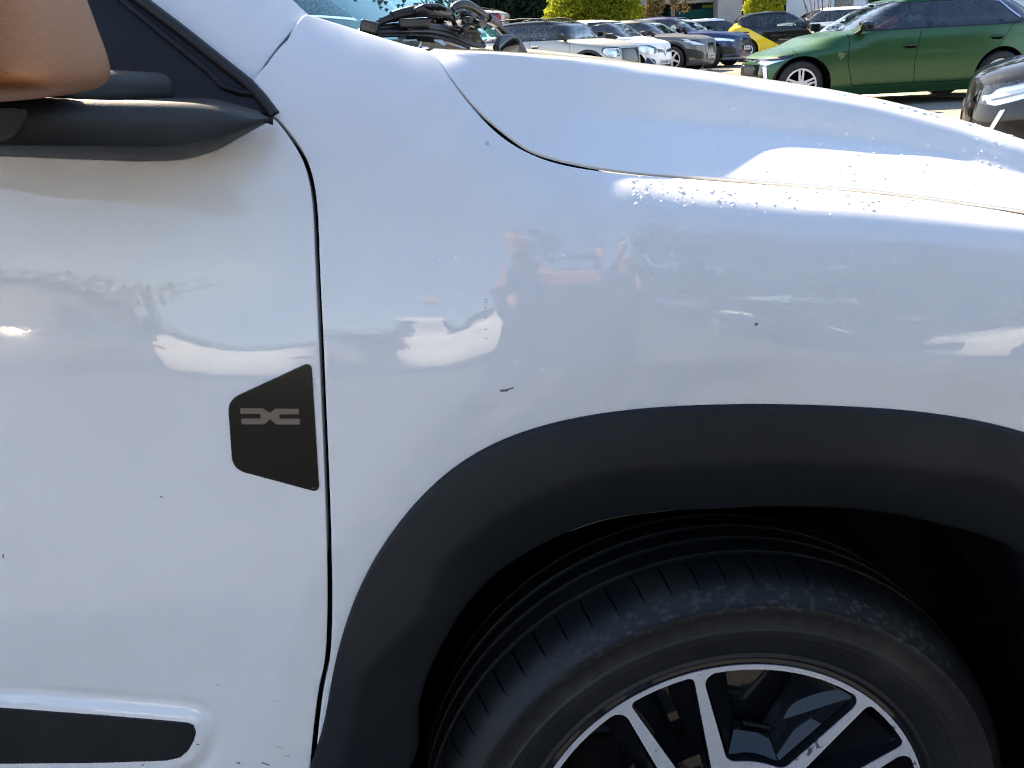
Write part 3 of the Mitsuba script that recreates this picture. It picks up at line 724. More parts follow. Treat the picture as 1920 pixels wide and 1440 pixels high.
def rim_parts():
    face = Point(0, 0).buffer(.2272, 96); big, small = [], []
    for k in range(5):
        c = 16.4 + 72 * k
        b = sector(.1085, .2198, c - 24.1, c + 24.1, c - 17.2, c + 17.2); big.append(b.buffer(-.012).buffer(.012))
        s = sector(.075, .2202, c + 36 - 9.1, c + 36 + 9.1, c + 36 - 7.7, c + 36 + 7.7); small.append(s.buffer(-.006).buffer(.006))
    holes = shapely.union_all(big + small)
    plate = face.difference(holes)
    def ext(p, y0, d):
        m = cat_([trimesh.creation.extrude_polygon(q, d, engine='earcut') for q in polys(p)]); m.vertices = np.asarray(m.vertices)[:, [0, 2, 1]] + [0, y0, 0]; m.invert(); return m
    bright = ext(plate.buffer(-.0009).simplify(.0002), .0, .002)
    body = ext(plate.simplify(.0002), .0012, .022)
    barrel = lathe([(.2272, .003), (.2315, .004), (.2325, .012), (.2285, .018), (.219, .022), (.216, .05), (.205, .09), (.203, .19), (.216, .195)], 120)
    # sculpted black flanks inside each window: sloping cheeks that fall back from the bars, and a shelf at the foot
    fl = []
    for k in range(5):
        c = 16.4 + 72 * k
        pt = lambda r, a, y: np.array([r * math.sin(math.radians(c + a)), y, r * math.cos(math.radians(c + a))])
        for s_ in (-1, 1):
            q = [pt(.215, 23.4 * s_, .010), pt(.111, 15.5 * s_, .010), pt(.122, 7.5 * s_, .045), pt(.20, 13 * s_, .062)]
            fl.append(tm(q, [[0, 1, 2], [0, 2, 3]]))
            q = [pt(.216, (36 - 8.6) * s_, .010), pt(.08, (36 - 7.0) * s_, .010), pt(.085, 32.5 * s_, .05), pt(.205, 33.5 * s_, .055)]
            fl.append(tm(q, [[0, 1, 2], [0, 2, 3]]))
        q = [pt(.1085, -15.5, .010), pt(.1085, 15.5, .010), pt(.124, 9.5, .032), pt(.124, -9.5, .032), pt(.122, 9, .05), pt(.122, -9, .05)]
        fl.append(tm(q, [[0, 1, 2], [0, 2, 3], [3, 2, 4], [3, 4, 5]]))
        fl.append(rbox((.034, .006, .005), .002, pt(.131, 2, .034), roty(math.radians(c + 2))))
    fl.append(lathe([(.08, .066), (.13, .072), (.205, .078), (.214, .066)], 90))
    hub = cat_([lathe([(.0, .004), (.03, .004), (.034, .008), (.034, .03)], 48), lathe([(.06, .024), (.10, .03), (.105, .06), (.0, .06)], 60)])
    nuts = [trimesh.creation.cylinder(.0095, .02, sections=6) for _ in range(5)]
    for k, m in enumerate(nuts):
        m.apply_transform(rotx(math.pi / 2)); a = math.radians(52.4 + 72 * k); m.apply_translation([.057 * math.sin(a), .012, .057 * math.cos(a)])
    disc = cat_([lathe([(.07, .085), (.148, .085), (.148, .105), (.07, .105)], 80)])
    cal = rbox((.07, .06, .17), .012, (-.13, .095, .02))
    return bright, body, barrel, cat_(fl), hub, nuts, disc, cal


RB, RBODY, RBAR, RFL, RHUB, RNUT, RDISC, RCAL = rim_parts()
rim_ply = {'bright_face': (mikit.ply(RB, 'm_alloy', smooth=False), 'm_alloy'), 'spokes': (mikit.ply(RBODY, 'm_rim_black', smooth=30), 'm_rim_black'), 'barrel': (mikit.ply(RBAR, 'm_rim_black', smooth=40), 'm_rim_black'),
           'spoke_flanks': (mikit.ply(RFL, 'm_rim_black', smooth=False), 'm_rim_black'), 'hub': (mikit.ply(RHUB, 'm_rim_black', smooth=40), 'm_rim_black')}
nutp = [mikit.ply(m, 'm_steel') for m in RNUT]; discp, calp = mikit.ply(RDISC, 'm_steel', smooth=40), mikit.ply(RCAL, 'm_dark')
rear = np.eye(4); rear[:3, 3] = (WX - 2.67, .74, WZ)
for nm, M in (('front', WM), ('far', FAR @ WM), ('rear', rear), ('rear_far', FAR @ rear)):
    wk = numbered(f'{CAR}__wheel'); tag(wk, 'front wheel with scuffed two-tone alloy rim' if nm == 'front' else None)
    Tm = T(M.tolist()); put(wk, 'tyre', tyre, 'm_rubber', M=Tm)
    for k, (p, b) in rim_ply.items(): put(wk, 'rim_' + k if k != 'hub' else 'hub', p, b, M=Tm)
    if nm == 'front':
        for p in nutp: put(wk, 'wheel_nut', p, 'm_steel', M=Tm)
        put(wk, 'brake_disc', discp, 'm_steel', M=Tm); put(wk, 'brake_caliper', calp, 'm_dark', M=Tm)

# ================================================================== PARKED CARS
def dense(pts, step=.04):
    return densify(np.asarray(pts, float), step)


class Topo:
    """A car body as a stack of plan outlines: nose x, tail x, half width and squareness over height."""
    def __init__(self, front, rear, wid, sq, K=64, NA=150):
        z0, z1 = max(front[0][0], rear[0][0]), min(front[-1][0], rear[-1][0])
        zz = np.linspace(z0, z1, 3000); I = lambda t: PchipInterpolator(*np.array(t, float).T)
        self.fx, self.rx, self.w, self.n = I(front), I(rear), I(wid), I(sq)
        a = np.stack([zz, self.fx(zz), self.rx(zz), self.w(zz)], 1); d = np.abs(np.diff(a, axis=0)); s = np.r_[0, np.cumsum(d[:, 0] * 1.6 + .35 * d[:, 1] + .35 * d[:, 2] + d[:, 3])]
        self.z = np.interp(np.linspace(0, s[-1], K), s, zz); self.K, self.zz = K, zz; self.sz = np.interp(zz, self.z, np.arange(K))
        th = np.linspace(0, np.pi, 4000); c, s_ = np.cos(th), np.sin(th); n = 4.2
        p = np.stack([2.15 * np.sign(c) * abs(c)**(2 / n), .9 * abs(s_)**(2 / n)], 1); L = np.r_[0, np.cumsum(np.linalg.norm(np.diff(p, axis=0), axis=1))]; self.th, self.L = th, L / L[-1]
        self.NA = NA

    def k(self, z): return np.interp(z, self.zz, self.sz)
    def a2t(self, a): return np.interp(a, self.L, self.th)
    def t2a(self, t): return np.interp(t, self.th, self.L)

    def P(self, a, k):
        z = np.interp(k, np.arange(self.K), self.z); s = np.sign(a); t = self.a2t(np.abs(a)); c = np.cos(t); n = self.n(z)
        xf, xr, w = self.fx(z), self.rx(z), self.w(z); xm = .5 * (xf + xr) * .3
        x = np.where(c > 0, xm + (xf - xm) * np.abs(c)**(2 / n), xm - (xm - xr) * np.abs(c)**(2 / n))
        return np.stack([x, np.where(s == 0, 0, s) * w * np.abs(np.sin(t))**(2 / n), z], -1)

    def side(self, x, z, s=1):
        x, z = np.asarray(x, float), np.asarray(z, float); n = self.n(z); xf, xr = self.fx(z), self.rx(z); xm = .5 * (xf + xr) * .3
        q = np.where(x > xm, (x - xm) / (xf - xm), (x - xm) / (xm - xr)); q = np.clip(q, -1, 1)
        return np.stack([s * self.t2a(np.arccos(np.sign(q) * np.abs(q)**(n / 2))), self.k(z)], -1)

    def end(self, y, z, front=True):
        y, z = np.asarray(y, float), np.asarray(z, float); q = np.clip(np.abs(y) / self.w(z), 0, 1); t = np.arcsin(q**(self.n(z) / 2)); t = t if front else np.pi - t
        return np.stack([np.sign(y) * self.t2a(t), self.k(z)], -1)

    def dom_side(self, pts, s=1):
        q = dense(np.vstack([pts, pts[:1]])); return Polygon(self.side(q[:, 0], q[:, 1], s)).buffer(0)

    def dom_end(self, pts, front=True):
        q = dense(np.vstack([pts, pts[:1]]), .02); return Polygon(self.end(q[:, 0], q[:, 1], front)).buffer(0)

    def mesh(self, dom, off=0.0, na=None):
        na = na or self.NA; b = dom.bounds
        us = np.linspace(-1, 1, 2 * na + 1); us = us[(us > b[0] - .02) & (us < b[2] + .02)]; vs = np.arange(self.K)
        vs = vs[(vs > b[1] - 1.01) & (vs < b[3] + 1.01)].astype(float)
        if len(us) < 4: us = np.linspace(b[0] - 1e-3, b[2] + 1e-3, 5)
        q, f = clip_grid(dom, us, vs); v = self.P(q[:, 0], q[:, 1])
        if len(f) == 0: return tm(v, f)
        h = 1e-3; n = np.cross(self.P(q[:, 0] + h, q[:, 1]) - self.P(q[:, 0] - h, q[:, 1]), self.P(q[:, 0], q[:, 1] + 20 * h) - self.P(q[:, 0], q[:, 1] - 20 * h))
        n /= np.maximum(np.linalg.norm(n, axis=1, keepdims=True), 1e-12); c = v - [0, 0, .6]
        if np.einsum('ij,ij->i', n, c).mean() < 0: n = -n
        if off: v = v + n * off
        if np.einsum('ij,ij->i', vnormals(v, f), n).mean() < 0: f = f[:, ::-1]
        return tm(v, f)


def blend(pts, r=.03, n=4):
    return rounded_px(pts, [min(r, .4 * np.linalg.norm(np.array(pts[i]) - pts[i - 1]), .4 * np.linalg.norm(np.array(pts[i]) - pts[(i + 1) % len(pts)])) for i in range(len(pts))], n)


def car_wheel(R, style):
    tyre = lathe([(R * .68, -.0), (R * .72, -.012), (R * .88, -.012), (R * .96, .004), (R, .03), (R, .17), (R * .95, .2), (R * .68, .2)], 48)
    rr = R * .68; face = Point(0, 0).buffer(rr, 32); hol = []
    if style == 'twin':                     # five pairs of bright bars
        for k in range(5):
            c = 72 * k + 36; hol.append(sector(rr * .30, rr * .90, c - 26, c + 26, c - 6, c + 6).buffer(-.004))
            hol.append(sector(rr * .34, rr * .90, c + 36 - 4.0, c + 36 + 4.0, c + 36 - 2.5, c + 36 + 2.5))
    else:
        for k in range(5):
            c = 72 * k; hol.append(sector(rr * .32, rr * .88, c - 27, c + 27, c - 18, c + 18).buffer(-.012).buffer(.010))
    plate = face.difference(shapely.union_all([x for x in hol if not x.is_empty]))
    ms = []
    for p in polys(plate):
        m = trimesh.creation.extrude_polygon(p.simplify(.001), .012, engine='earcut'); m.vertices = np.asarray(m.vertices)[:, [0, 2, 1]] + [0, .004, 0]; m.invert(); ms.append(m)
    back = lathe([(rr, .0), (rr * .97, .03), (rr * .95, .15), (.0, .15)], 32)
    return mikit.ply(tyre, 'm_rubber', smooth=40), mikit.ply(cat_(ms), 'm_alloy', smooth=False), mikit.ply(back, 'm_dark', smooth=40)


WHEELS = {}
SEAT = mikit.ply(cat_([rbox((.48, .48, .16), .05, (0, 0, .0)), rbox((.14, .48, .58), .05, (-.27, 0, .32), roty(-.25)), rbox((.09, .26, .18), .04, (-.39, 0, .70), roty(-.2))]), 'm_seat', smooth=40)
DASH = mikit.ply(rbox((.42, 1.25, .22), .06), 'm_interior', smooth=40)
STEER_W = mikit.ply(cat_([trimesh.creation.torus(.18, .016, major_sections=28, minor_sections=8), rbox((.30, .05, .03), .01)]), 'm_interior', smooth=True)


def car(label, place, heading, spec, paint, group='cars parked across the lot', cat='car', z0=0.0, roll=0.0, detail=True, name='parked_car', scale=1.0):
    """spec: the measured side profile and openings. place: ground point of the middle between the axles; heading: degrees from +x, anticlockwise."""
    key = thing(name, label, cat, group)
    h = math.radians(heading)
    M = np.eye(4); M[:3, :3] = rotz(h)[:3, :3] * scale; M[:3, 3] = (place[0], place[1], z0)
    W = T(M.tolist()); tp = Topo(spec['front'], spec['rear'], spec['wid'], spec['sq'], NA=spec.get('na', 150))
    K1 = tp.K - 1.0; R = spec['R']; wb = spec['axles']
    body = box(-1, 0, 1, K1); holes = []
    arches = []
    for s in (1, -1):
        for ax in wb:
            t = np.linspace(0, 2 * np.pi, 40); rr = R + .055
            c = np.stack([ax + rr * np.sin(t), np.maximum(R + rr * np.cos(t), tp.z[0] + .002)], 1); arches.append(tp.dom_side(c, s))
    glass, dlo = [], []
    def opening(p, mode, s=1):
        return tp.dom_side(p, s) if mode == 'side' else tp.dom_end(p, mode == 'front')
    for s in (1, -1):
        o = spec['dlo']; dlo.append(tp.dom_side(blend(o, .05), s))
        for p, mt in spec['panes']:
            glass.append((tp.dom_side(blend(p, .04), s), mt, 'side_window'))
    ws = blend(spec['screen'], .07); wd = tp.dom_end(np.array(ws), True); glass.append((wd, 'm_glass', 'windscreen'))
    rs = tp.dom_end(np.array(blend(spec['rear_screen'], .07)), False); glass.append((rs, 'm_privacy', 'rear_window'))
    wband = tp.dom_end(np.array(blend([(y * 1.03, z + (.02 if z > np.mean([q[1] for q in spec['screen']]) else -.006)) for y, z in spec['screen']], .07)), True)
    dl = shapely.union_all(dlo + [wband])
    panes = shapely.union_all([g for g, _, _ in glass])
    lamps, extras = [], []
    for it in spec.get('lamps', []):
        nm, mode, p, mt = it[:4]; both = it[4] if len(it) > 4 else True
        for s in ((1, -1) if both else (1,)):
            pp = np.array(p, float) * ([1, 1] if mode == 'side' else [s, 1]); lamps.append((nm, opening(blend(pp, .03), mode, s), mt))
    cuts = shapely.union_all(arches + [dl, panes] + [d for n_, d, m_ in lamps])
    roofz = tp.k(spec.get('roof_z', 9)) if spec.get('roof_z') else None
    shell = body.difference(cuts)
    if spec.get('two_tone'):
        lowz = tp.k(spec['two_tone'][0]); up = box(-1, lowz, 1, K1); put(key, 'roof', tp.mesh(shell.intersection(up)), spec['two_tone'][1], smooth=True, M=W); shell = shell.difference(up)
    top = tp.P(np.linspace(-1, 1, 121), np.full(121, K1)); cen_ = top.mean(0) + [0, 0, .012]; capm_ = tm(np.vstack([top, cen_]), [[i, i + 1, 121] for i in range(120)])
    if capm_.face_normals[:, 2].mean() < 0: capm_.invert()
    roofcol = spec['two_tone'][1] if spec.get('two_tone') else paint
    put(key, 'roof_skin', capm_, roofcol, smooth=True, M=W)
    for nm, mode, p, mt in spec.get('patches', []):      # differently coloured body areas
        for s in (1, -1):
            d = opening(p, mode, s).intersection(shell)
            if not d.is_empty: put(key, nm, tp.mesh(d), mt, smooth=True, M=W); shell = shell.difference(d)
    bk = put(key, 'body', tp.mesh(shell), paint, smooth=True, M=W)
    bot = tp.P(np.linspace(-1, 1, 81), np.zeros(81)); c0 = bot.mean(0); put(key, 'underbody', tm(np.vstack([bot, c0]), [[i + 1, i, 81] for i in range(80)]), 'm_dark', M=W)
    put(key, 'window_surround', tp.mesh(dl.difference(panes), -.002), spec.get('surround', 'm_gloss_black'), smooth=True, M=W)
    for g, mt, nm in glass: put(key, nm, tp.mesh(g, -.005), mt, smooth=True, M=W)
    for nm, d, mt in lamps:
        if mt == 'lamp':
            put(key, nm, tp.mesh(d, -.001), 'm_lens', smooth=True, M=W, kind=None)
            hk = list(scene)[-1]
            put(key, nm + '_reflector', tp.mesh(d, -.05), 'm_reflector', smooth=False, M=W)
            put(key, nm + '_bezel', tp.mesh(d.buffer(.001).difference(d.buffer(-.006)), -.02), 'm_gloss_black', smooth=True, M=W)
        else: put(key, nm, tp.mesh(d, -.003), mt, smooth=True, M=W)
    for it in spec.get('stuck', []):                      # thin things on the skin: badges, plates, seams, grille bars
        nm, mode, p, mt, off = it[:5]; both = it[5] if len(it) > 5 else False
        for s in ((1, -1) if (both or mode == 'side') else (1,)):
            pp = np.array(p, float) * ([1, 1] if mode == 'side' else [s, 1]); put(key, nm, tp.mesh(opening(pp, mode, s), off), mt, smooth=True, M=W)
    for s in (1, -1):                                     # door seams
        for ln in spec.get('seams', []):
            d = LineString(dense(ln)); d = tp.dom_side(np.array(d.buffer(.0045, cap_style=2).exterior.coords)[:-1], s); put(key, 'door_seam', tp.mesh(d, .0012), 'm_dark', M=W)
        for (x, z) in spec.get('handles', []):
            y = abs(tp.P(*tp.side(x, z, s))[1]); hd = rbox((.20, .035, .028), .012, (x, s * (y + .012), z)); rec = rbox((.16, .012, .06), .005, (x, s * (y + .001), z - .012))
            hk = put(key, 'door_handle', hd, paint, smooth=40, M=W); put(key, 'handle_recess', rec, 'm_dark', smooth=40, M=W)
        if spec.get('mirror'):
            x, z = spec['mirror']; y = abs(tp.P(*tp.side(x, z - .05, s))[1])
            head = hull_pts([(x + .05, s * (y + .12), z + .02), (x + .0, s * (y + .26), z + .0), (x + .07, s * (y + .24), z + .07), (x + .06, s * (y + .11), z + .09), (x - .06, s * (y + .25), z + .08), (x - .06, s * (y + .12), z + .09), (x - .05, s * (y + .12), z), (x - .05, s * (y + .26), z + .005)], .022, 12)
            mk = put(key, 'side_mirror', head, spec.get('mirror_mat', 'm_gloss_black'), smooth=40, M=W)
            put(key, 'mirror_stalk', hull_pts([(x + .02, s * (y - .02), z - .06), (x + .02, s * (y + .14), z + .02), (x + .07, s * (y - .02), z - .05)], .018, 8), 'm_seal', smooth=40, M=W)
    if spec.get('rails'):
        x0, x1, zr, yr = spec['rails']
        for s in (1, -1):
            t = np.linspace(0, 1, 16); p = np.stack([x0 + (x1 - x0) * t, np.full(16, s * yr), zr + .055 * np.minimum(1, np.minimum(t, 1 - t) * 9) - .03 * (2 * t - 1)**2], 1); put(key, 'roof_rail', tube(p, .018, 8), 'm_seal', smooth=True, M=W)
    if spec.get('plate'):
        for fr, (zc, xo) in (('front', spec['plate'][0]), ('rear', spec['plate'][1])):
            x = (float(tp.fx(zc)) + .012 + xo) if fr == 'front' else (float(tp.rx(zc)) - .012 - xo); sg_ = 1 if fr == 'front' else -1
            pk = put(key, 'number_plate', rbox((.012, .52, .11), .003, (x, 0, zc)), 'm_plate', M=W)
            bl = [rbox((.004, .035, .06), .001, (x + sg_ * .007, -.19 + i * .057 + (.03 if i > 1 else 0) + (.03 if i > 4 else 0), zc)) for i in range(6)]
            put(pk, 'markings', cat_(bl), 'm_print', M=W, kind='stuff'); put(pk, 'band', rbox((.004, .04, .10), .001, (x + sg_ * .0065, .235, zc)), 'm_band', M=W)
    ws_key = (R, spec.get('wheel', 'plain'))
    if ws_key not in WHEELS: WHEELS[ws_key] = car_wheel(*ws_key)
    ty, rm, bc = WHEELS[ws_key]
    for s in (1, -1):
        for ax in wb:
            yo = abs(tp.P(*tp.side(ax, R + R + .09, s))[1]) - .012
            m = np.eye(4); m[1, 1] = -s; m[:3, 3] = (ax, s * yo, R); m = T((M @ m).tolist())
            wk = numbered(f'{key}__wheel'); labels.setdefault(wk, {})
            put(wk, 'tyre', ty, 'm_rubber', M=m); put(wk, 'rim', rm, spec.get('rim_mat', 'm_alloy'), M=m); put(wk, 'inner_face', bc, 'm_dark', M=m)
            t = np.linspace(-1.9, 1.9, 30); rr = R + .052
            well = np.stack([np.stack([ax + rr * np.sin(t), np.full(30, s * (yo - .45 * u + .0)), R + rr * np.cos(t)], -1) for u in (0, .5, 1)], 1)
            put(key, 'wheel_house', grid_mesh(well), 'm_dark', smooth=True, M=W)
            if spec.get('arch_trim'):
                t = np.linspace(-1.75, 1.75, 40); o = np.stack([ax + (R + .115) * np.sin(t), R + (R + .115) * np.cos(t)], 1); i_ = np.stack([ax + (R + .05) * np.sin(t), R + (R + .05) * np.cos(t)], 1)
                pg = np.vstack([o, i_[::-1]]); pg[:, 1] = np.maximum(pg[:, 1], tp.z[0] + .003); put(key, 'arch_trim', tp.mesh(tp.dom_side(pg, s), .006), 'm_seal', smooth=True, M=W)
        if detail:
            sx = spec.get('seat_x', -.05)
            put(key, 'seat', SEAT, 'm_seat', M=T((M @ np.array([[1, 0, 0, sx], [0, 1, 0, s * .37], [0, 0, 1, spec.get('seat_z', .52)], [0, 0, 0, 1]])).tolist()))
    if detail:
        dx = spec.get('dash_x', .75); put(key, 'dashboard', DASH, 'm_interior', M=T((M @ np.array([[1, 0, 0, dx], [0, 1, 0, 0], [0, 0, 1, spec.get('dash_z', .86)], [0, 0, 0, 1]])).tolist()))
        sw = np.eye(4); sw[:3, :3] = roty(math.radians(66))[:3, :3]; sw[:3, 3] = (dx - .30, .37, spec.get('dash_z', .86) + .03); put(key, 'steering_wheel', STEER_W, 'm_interior', M=T((M @ sw).tolist()))
        put(key, 'cabin_floor', rbox((2.6, 1.5, .05), .01, (-.3, 0, .42)), 'm_interior', M=W)
    if spec.get('paper'):
        d = tp.dom_end(np.array(spec['paper']), True); put(None, 'price_sheet', tp.mesh(d, -.03), 'm_paper', M=W); k = list(scene)[-1]
        tag(k, 'white sheet of paper behind the windscreen of the ' + spec['paper_of'], 'paper', 'paper sheets in the windscreens')
    return key, tp, M


scene.update({'m_band': matte((0.02, 0.05, 0.25)),
              'm_green': flake((0.010, 0.062, 0.015), .5, .30), 'm_grey_car': flake((0.115, 0.112, 0.108), .5, .35), 'm_blue_car': flake((0.010, 0.022, 0.085), .45, .3), 'm_black_car': glossy((0.010, 0.010, 0.011)),
              'm_yellow': glossy((0.72, 0.52, 0.02)), 'm_silver': flake((0.36, 0.345, 0.31), .6, .35), 'm_white2': glossy((0.70, 0.70, 0.68)), 'm_darkblue': flake((0.02, 0.03, 0.05), .4, .3), 'm_red_car': glossy((.35, .02, .02)),
              'm_orange': matte((0.62, 0.16, 0.02))})

# --- body measurements (metres; x from the middle between the axles, z from the ground)
def hatch(L0=2.17, Lr=-2.12, top=1.45, cowl=(1.02, 1.02), nose=.72, wid=.90, roof_f=.10, roof_r=-1.35, belt=.98, tail_z=1.02):
    return dict(
        front=[(.17, L0 - .10), (.24, L0 - .03), (.42, L0), (.58, L0 - .01), (nose, L0 - .06), (nose + .07, L0 - .20), (nose + .13, L0 - .48), (cowl[1] - .03, cowl[0] + .22), (cowl[1], cowl[0]), (cowl[1] + .12, cowl[0] - .24), (top - .12, roof_f + .20), (top - .05, roof_f - .02), (top - .015, roof_f - .30), (top, -.45)],
        rear=[(.17, Lr + .16), (.28, Lr + .03), (.50, Lr), (.75, Lr + .02), (tail_z, Lr + .10), (tail_z + .10, Lr + .22), (top - .16, roof_r - .16), (top - .06, roof_r + .06), (top - .02, roof_r + .35), (top, -.75)],
        wid=[(.17, wid - .06), (.35, wid - .01), (.60, wid), (.85, wid - .012), (belt, wid - .045), (top - .25, wid - .20), (top - .10, wid - .285), (top - .03, wid - .35), (top, wid - .50)],
        sq=[(.17, 4.2), (.6, 4.4), (.9, 4.2), (belt, 4.6), (top - .2, 5.0), (top, 4.2)])


def openings(sp, belt, top, x0, x1, xb, tail, wid, frontglass='m_glass', rearglass='m_privacy'):
    """side openings: x0 mirror corner, x1 top front, xb B pillar, tail: rear top and rear bottom"""
    zt = top - .115; (xt, xl) = tail
    sp['dlo'] = [(x0, belt), (x1, zt), (xt, zt + .0), (xl, belt + .09), (xl + .16, belt + .01)]
    e = .035; fx_ = lambda z: x0 - .16 + (x1 + .02 - (x0 - .16)) * (z - belt) / (zt - belt)
    sp['panes'] = [([(x0 - .16, belt + .025), (x1 - .03, zt - e), (xb + .04, zt - e), (xb + .04, belt + .025)], frontglass), ([(xb - .04, belt + .025), (xb - .04, zt - e), (xt + .32, zt - e), (xl + .42, belt + .03)], rearglass),
                   ([(xt + .28, zt - e), (xl + .38, belt + .035), (xl + .20, belt + .05), (xl + .06, belt + .11), (xt + .03, zt - e - .03)], rearglass)]
    return sp

GZ = lambda y: max(0.0, .0095 * (y - 4.0))          # the lot rises gently away from the white car

# 1 green hatchback, side on
sg_ = hatch(1.93, -2.25, 1.45, cowl=(.84, 1.0), nose=.70, wid=.905, roof_f=-.02, roof_r=-1.62, belt=1.0, tail_z=1.02)
openings(sg_, 1.00, 1.45, .66, -.12, -.34, (-1.42, -1.78), .9)
sg_.update(R=.335, axles=(1.40, -1.40), wheel='twin', screen=[(-.66, 1.03), (.66, 1.03), (.56, 1.36), (-.56, 1.36)], rear_screen=[(-.60, 1.08), (.60, 1.08), (.50, 1.36), (-.50, 1.36)], seat_x=-.12, dash_x=.62,
           lamps=[('headlight', 'side', [(1.89, .70), (1.50, .76), (1.54, .71), (1.78, .64), (1.89, .60)], 'lamp'), ('tail_light', 'end_r', [(.45, .96), (.70, .98), (.70, .86), (.45, .84)], 'm_lamp_red')],
           stuck=[('grille', 'front', [(-.55, .62), (.55, .62), (.60, .36), (-.60, .36)], 'm_gloss_black', .003, False), ('light_strip', 'side', [(1.84, .60), (1.875, .60), (1.86, .30), (1.825, .34)], 'm_lamp_white', .006),
                  ('badge', 'side', [(.84, .735), (.93, .745), (.945, .70), (.90, .655), (.85, .69)], 'm_chrome', .005), ('sill', 'side', [(1.0, .215), (1.0, .245), (-1.0, .265), (-1.0, .235)], 'm_green', .012),
                  ('window_trim', 'side', [(-1.66, 1.10), (-1.40, 1.34), (-1.30, 1.345), (-1.30, 1.325), (-1.39, 1.315), (-1.63, 1.085)], 'm_chrome', .004)],
           seams=[[(.78, .98), (.80, .62), (.72, .33), (.70, .30)], [(-.20, .99), (-.14, .60), (-.16, .30)], [(-1.52, 1.02), (-1.30, .70), (-1.00, .33), (-.94, .30)], [(.70, .30), (-.94, .30)], [(1.50, .80), (1.48, .76), (1.46, .74)]],
           handles=[(-.06, .80), (-1.28, .86)], mirror=(.62, 1.03))
for it in list(sg_['lamps']):
    if it[1] == 'end_r': sg_['lamps'].remove(it); sg_['lamps'].append((it[0], 'rear', it[2], it[3]))
gx_, gy_ = at(1646, 100, 14.1)[[0, 1]]
GREEN, gtp, GM = car('green metallic hatchback standing side on behind the white car\'s hood', (gx_, gy_), 181.5, sg_, 'm_green', z0=GZ(13.2) + .0)

# 2 small two-tone car with black roof, at the left end of the row
H35 = -35.0
row = lambda i: (1.50 + 1.31 * i, 23.1 + 1.90 * i)
sm = hatch(1.98, -1.95, 1.46, cowl=(.98, 1.0), nose=.80, wid=.90, roof_f=.34, roof_r=-1.62, belt=1.0, tail_z=1.05)
openings(sm, 1.0, 1.46, .80, .30, -.22, (-1.60, -1.72), .9, rearglass='m_privacy')
sm.update(R=.33, axles=(1.30, -1.30), screen=[(-.66, 1.03), (.66, 1.03), (.58, 1.37), (-.58, 1.37)], rear_screen=[(-.60, 1.08), (.60, 1.08), (.5, 1.36), (-.5, 1.36)], two_tone=(1.005, 'm_gloss_black'), arch_trim=True,
          lamps=[('headlight', 'front', [(.47, .80), (.76, .80), (.79, .70), (.74, .60), (.50, .60), (.45, .70)], 'lamp')],
          stuck=[('headlight_ring', 'front', [(.50, .775), (.72, .775), (.75, .70), (.71, .63), (.53, .63), (.48, .70), (.50, .70), (.545, .65), (.70, .65), (.725, .70), (.70, .755), (.53, .755), (.505, .71), (.48, .71)], 'm_lamp_white', .006, True),
                 ('grille', 'front', [(-.40, .74), (.40, .74), (.44, .62), (.36, .36), (-.36, .36), (-.44, .62)], 'm_gloss_black', .006, False), ('grille_frame', 'front', [(-.44, .765), (.44, .765), (.40, .74), (-.40, .74)], 'm_seal', .008, False)],
          seams=[[(.84, .98), (.86, .30)], [(-.24, .99), (-.24, .30)], [(-1.1, .95), (-.9, .5), (-.88, .3)]], handles=[(-.08, .88), (-1.05, .90)], mirror=(.66, 1.04), rails=(.1, -1.5, 1.45, .60), plate=((.33, .01), (.7, 0)),
          paper=[(.18, 1.20), (.42, 1.22), (.44, 1.07), (.22, 1.06)], paper_of='silver car with a black roof', rim_mat='m_alloy')
car('pale silver compact car with black roof, roof rails and oval headlights', row(0), H35, sm, 'm_silver', z0=GZ(22))

# 3 small white city car
sr = hatch(1.80, -1.80, 1.46, cowl=(1.08, .98), nose=.80, wid=.83, roof_f=.25, roof_r=-1.40, belt=.96, tail_z=1.0)
openings(sr, .97, 1.46, .86, .22, -.18, (-1.25, -1.40), .83, rearglass='m_glass')
sr.update(R=.30, axles=(1.24, -1.24), screen=[(-.66, 1.0), (.66, 1.0), (.56, 1.37), (-.56, 1.37)], rear_screen=[(-.56, 1.06), (.56, 1.06), (.5, 1.34), (-.5, 1.34)],
          lamps=[('headlight', 'front', [(.40, .70), (.62, .79), (.74, .78), (.76, .66), (.66, .56), (.46, .58)], 'lamp')],
          stuck=[('grille', 'front', [(-.40, .685), (-.10, .655), (-.05, .58), (.05, .58), (.10, .655), (.40, .685), (.40, .60), (.10, .585), (0, .49), (-.10, .585), (-.40, .60)], 'm_gloss_black', .006, False),
                 ('emblem', 'front', [(0, .73), (.055, .625), (0, .52), (-.055, .625)], 'm_chrome', .012, False), ('emblem_centre', 'front', [(0, .67), (.022, .625), (0, .58), (-.022, .625)], 'm_yellow', .016, False), ('lower_grille', 'front', [(-.5, .30), (.5, .30), (.52, .20), (-.52, .20)], 'm_seal', .005, False)],
          seams=[[(.80, .95), (.84, .28)], [(-.30, .95), (-.30, .3)]], handles=[(-.12, .86)], mirror=(.72, 1.0), plate=((.36, .012), (.6, 0)), paper=[(.20, 1.25), (.44, 1.25), (.46, 1.08), (.24, 1.08)], paper_of='small white city car', mirror_mat='m_seal')
sr['na'] = 150
car('small white city car with a diamond emblem on its nose', row(1), H35, sr, 'm_white_car', z0=GZ(24), scale=.98)

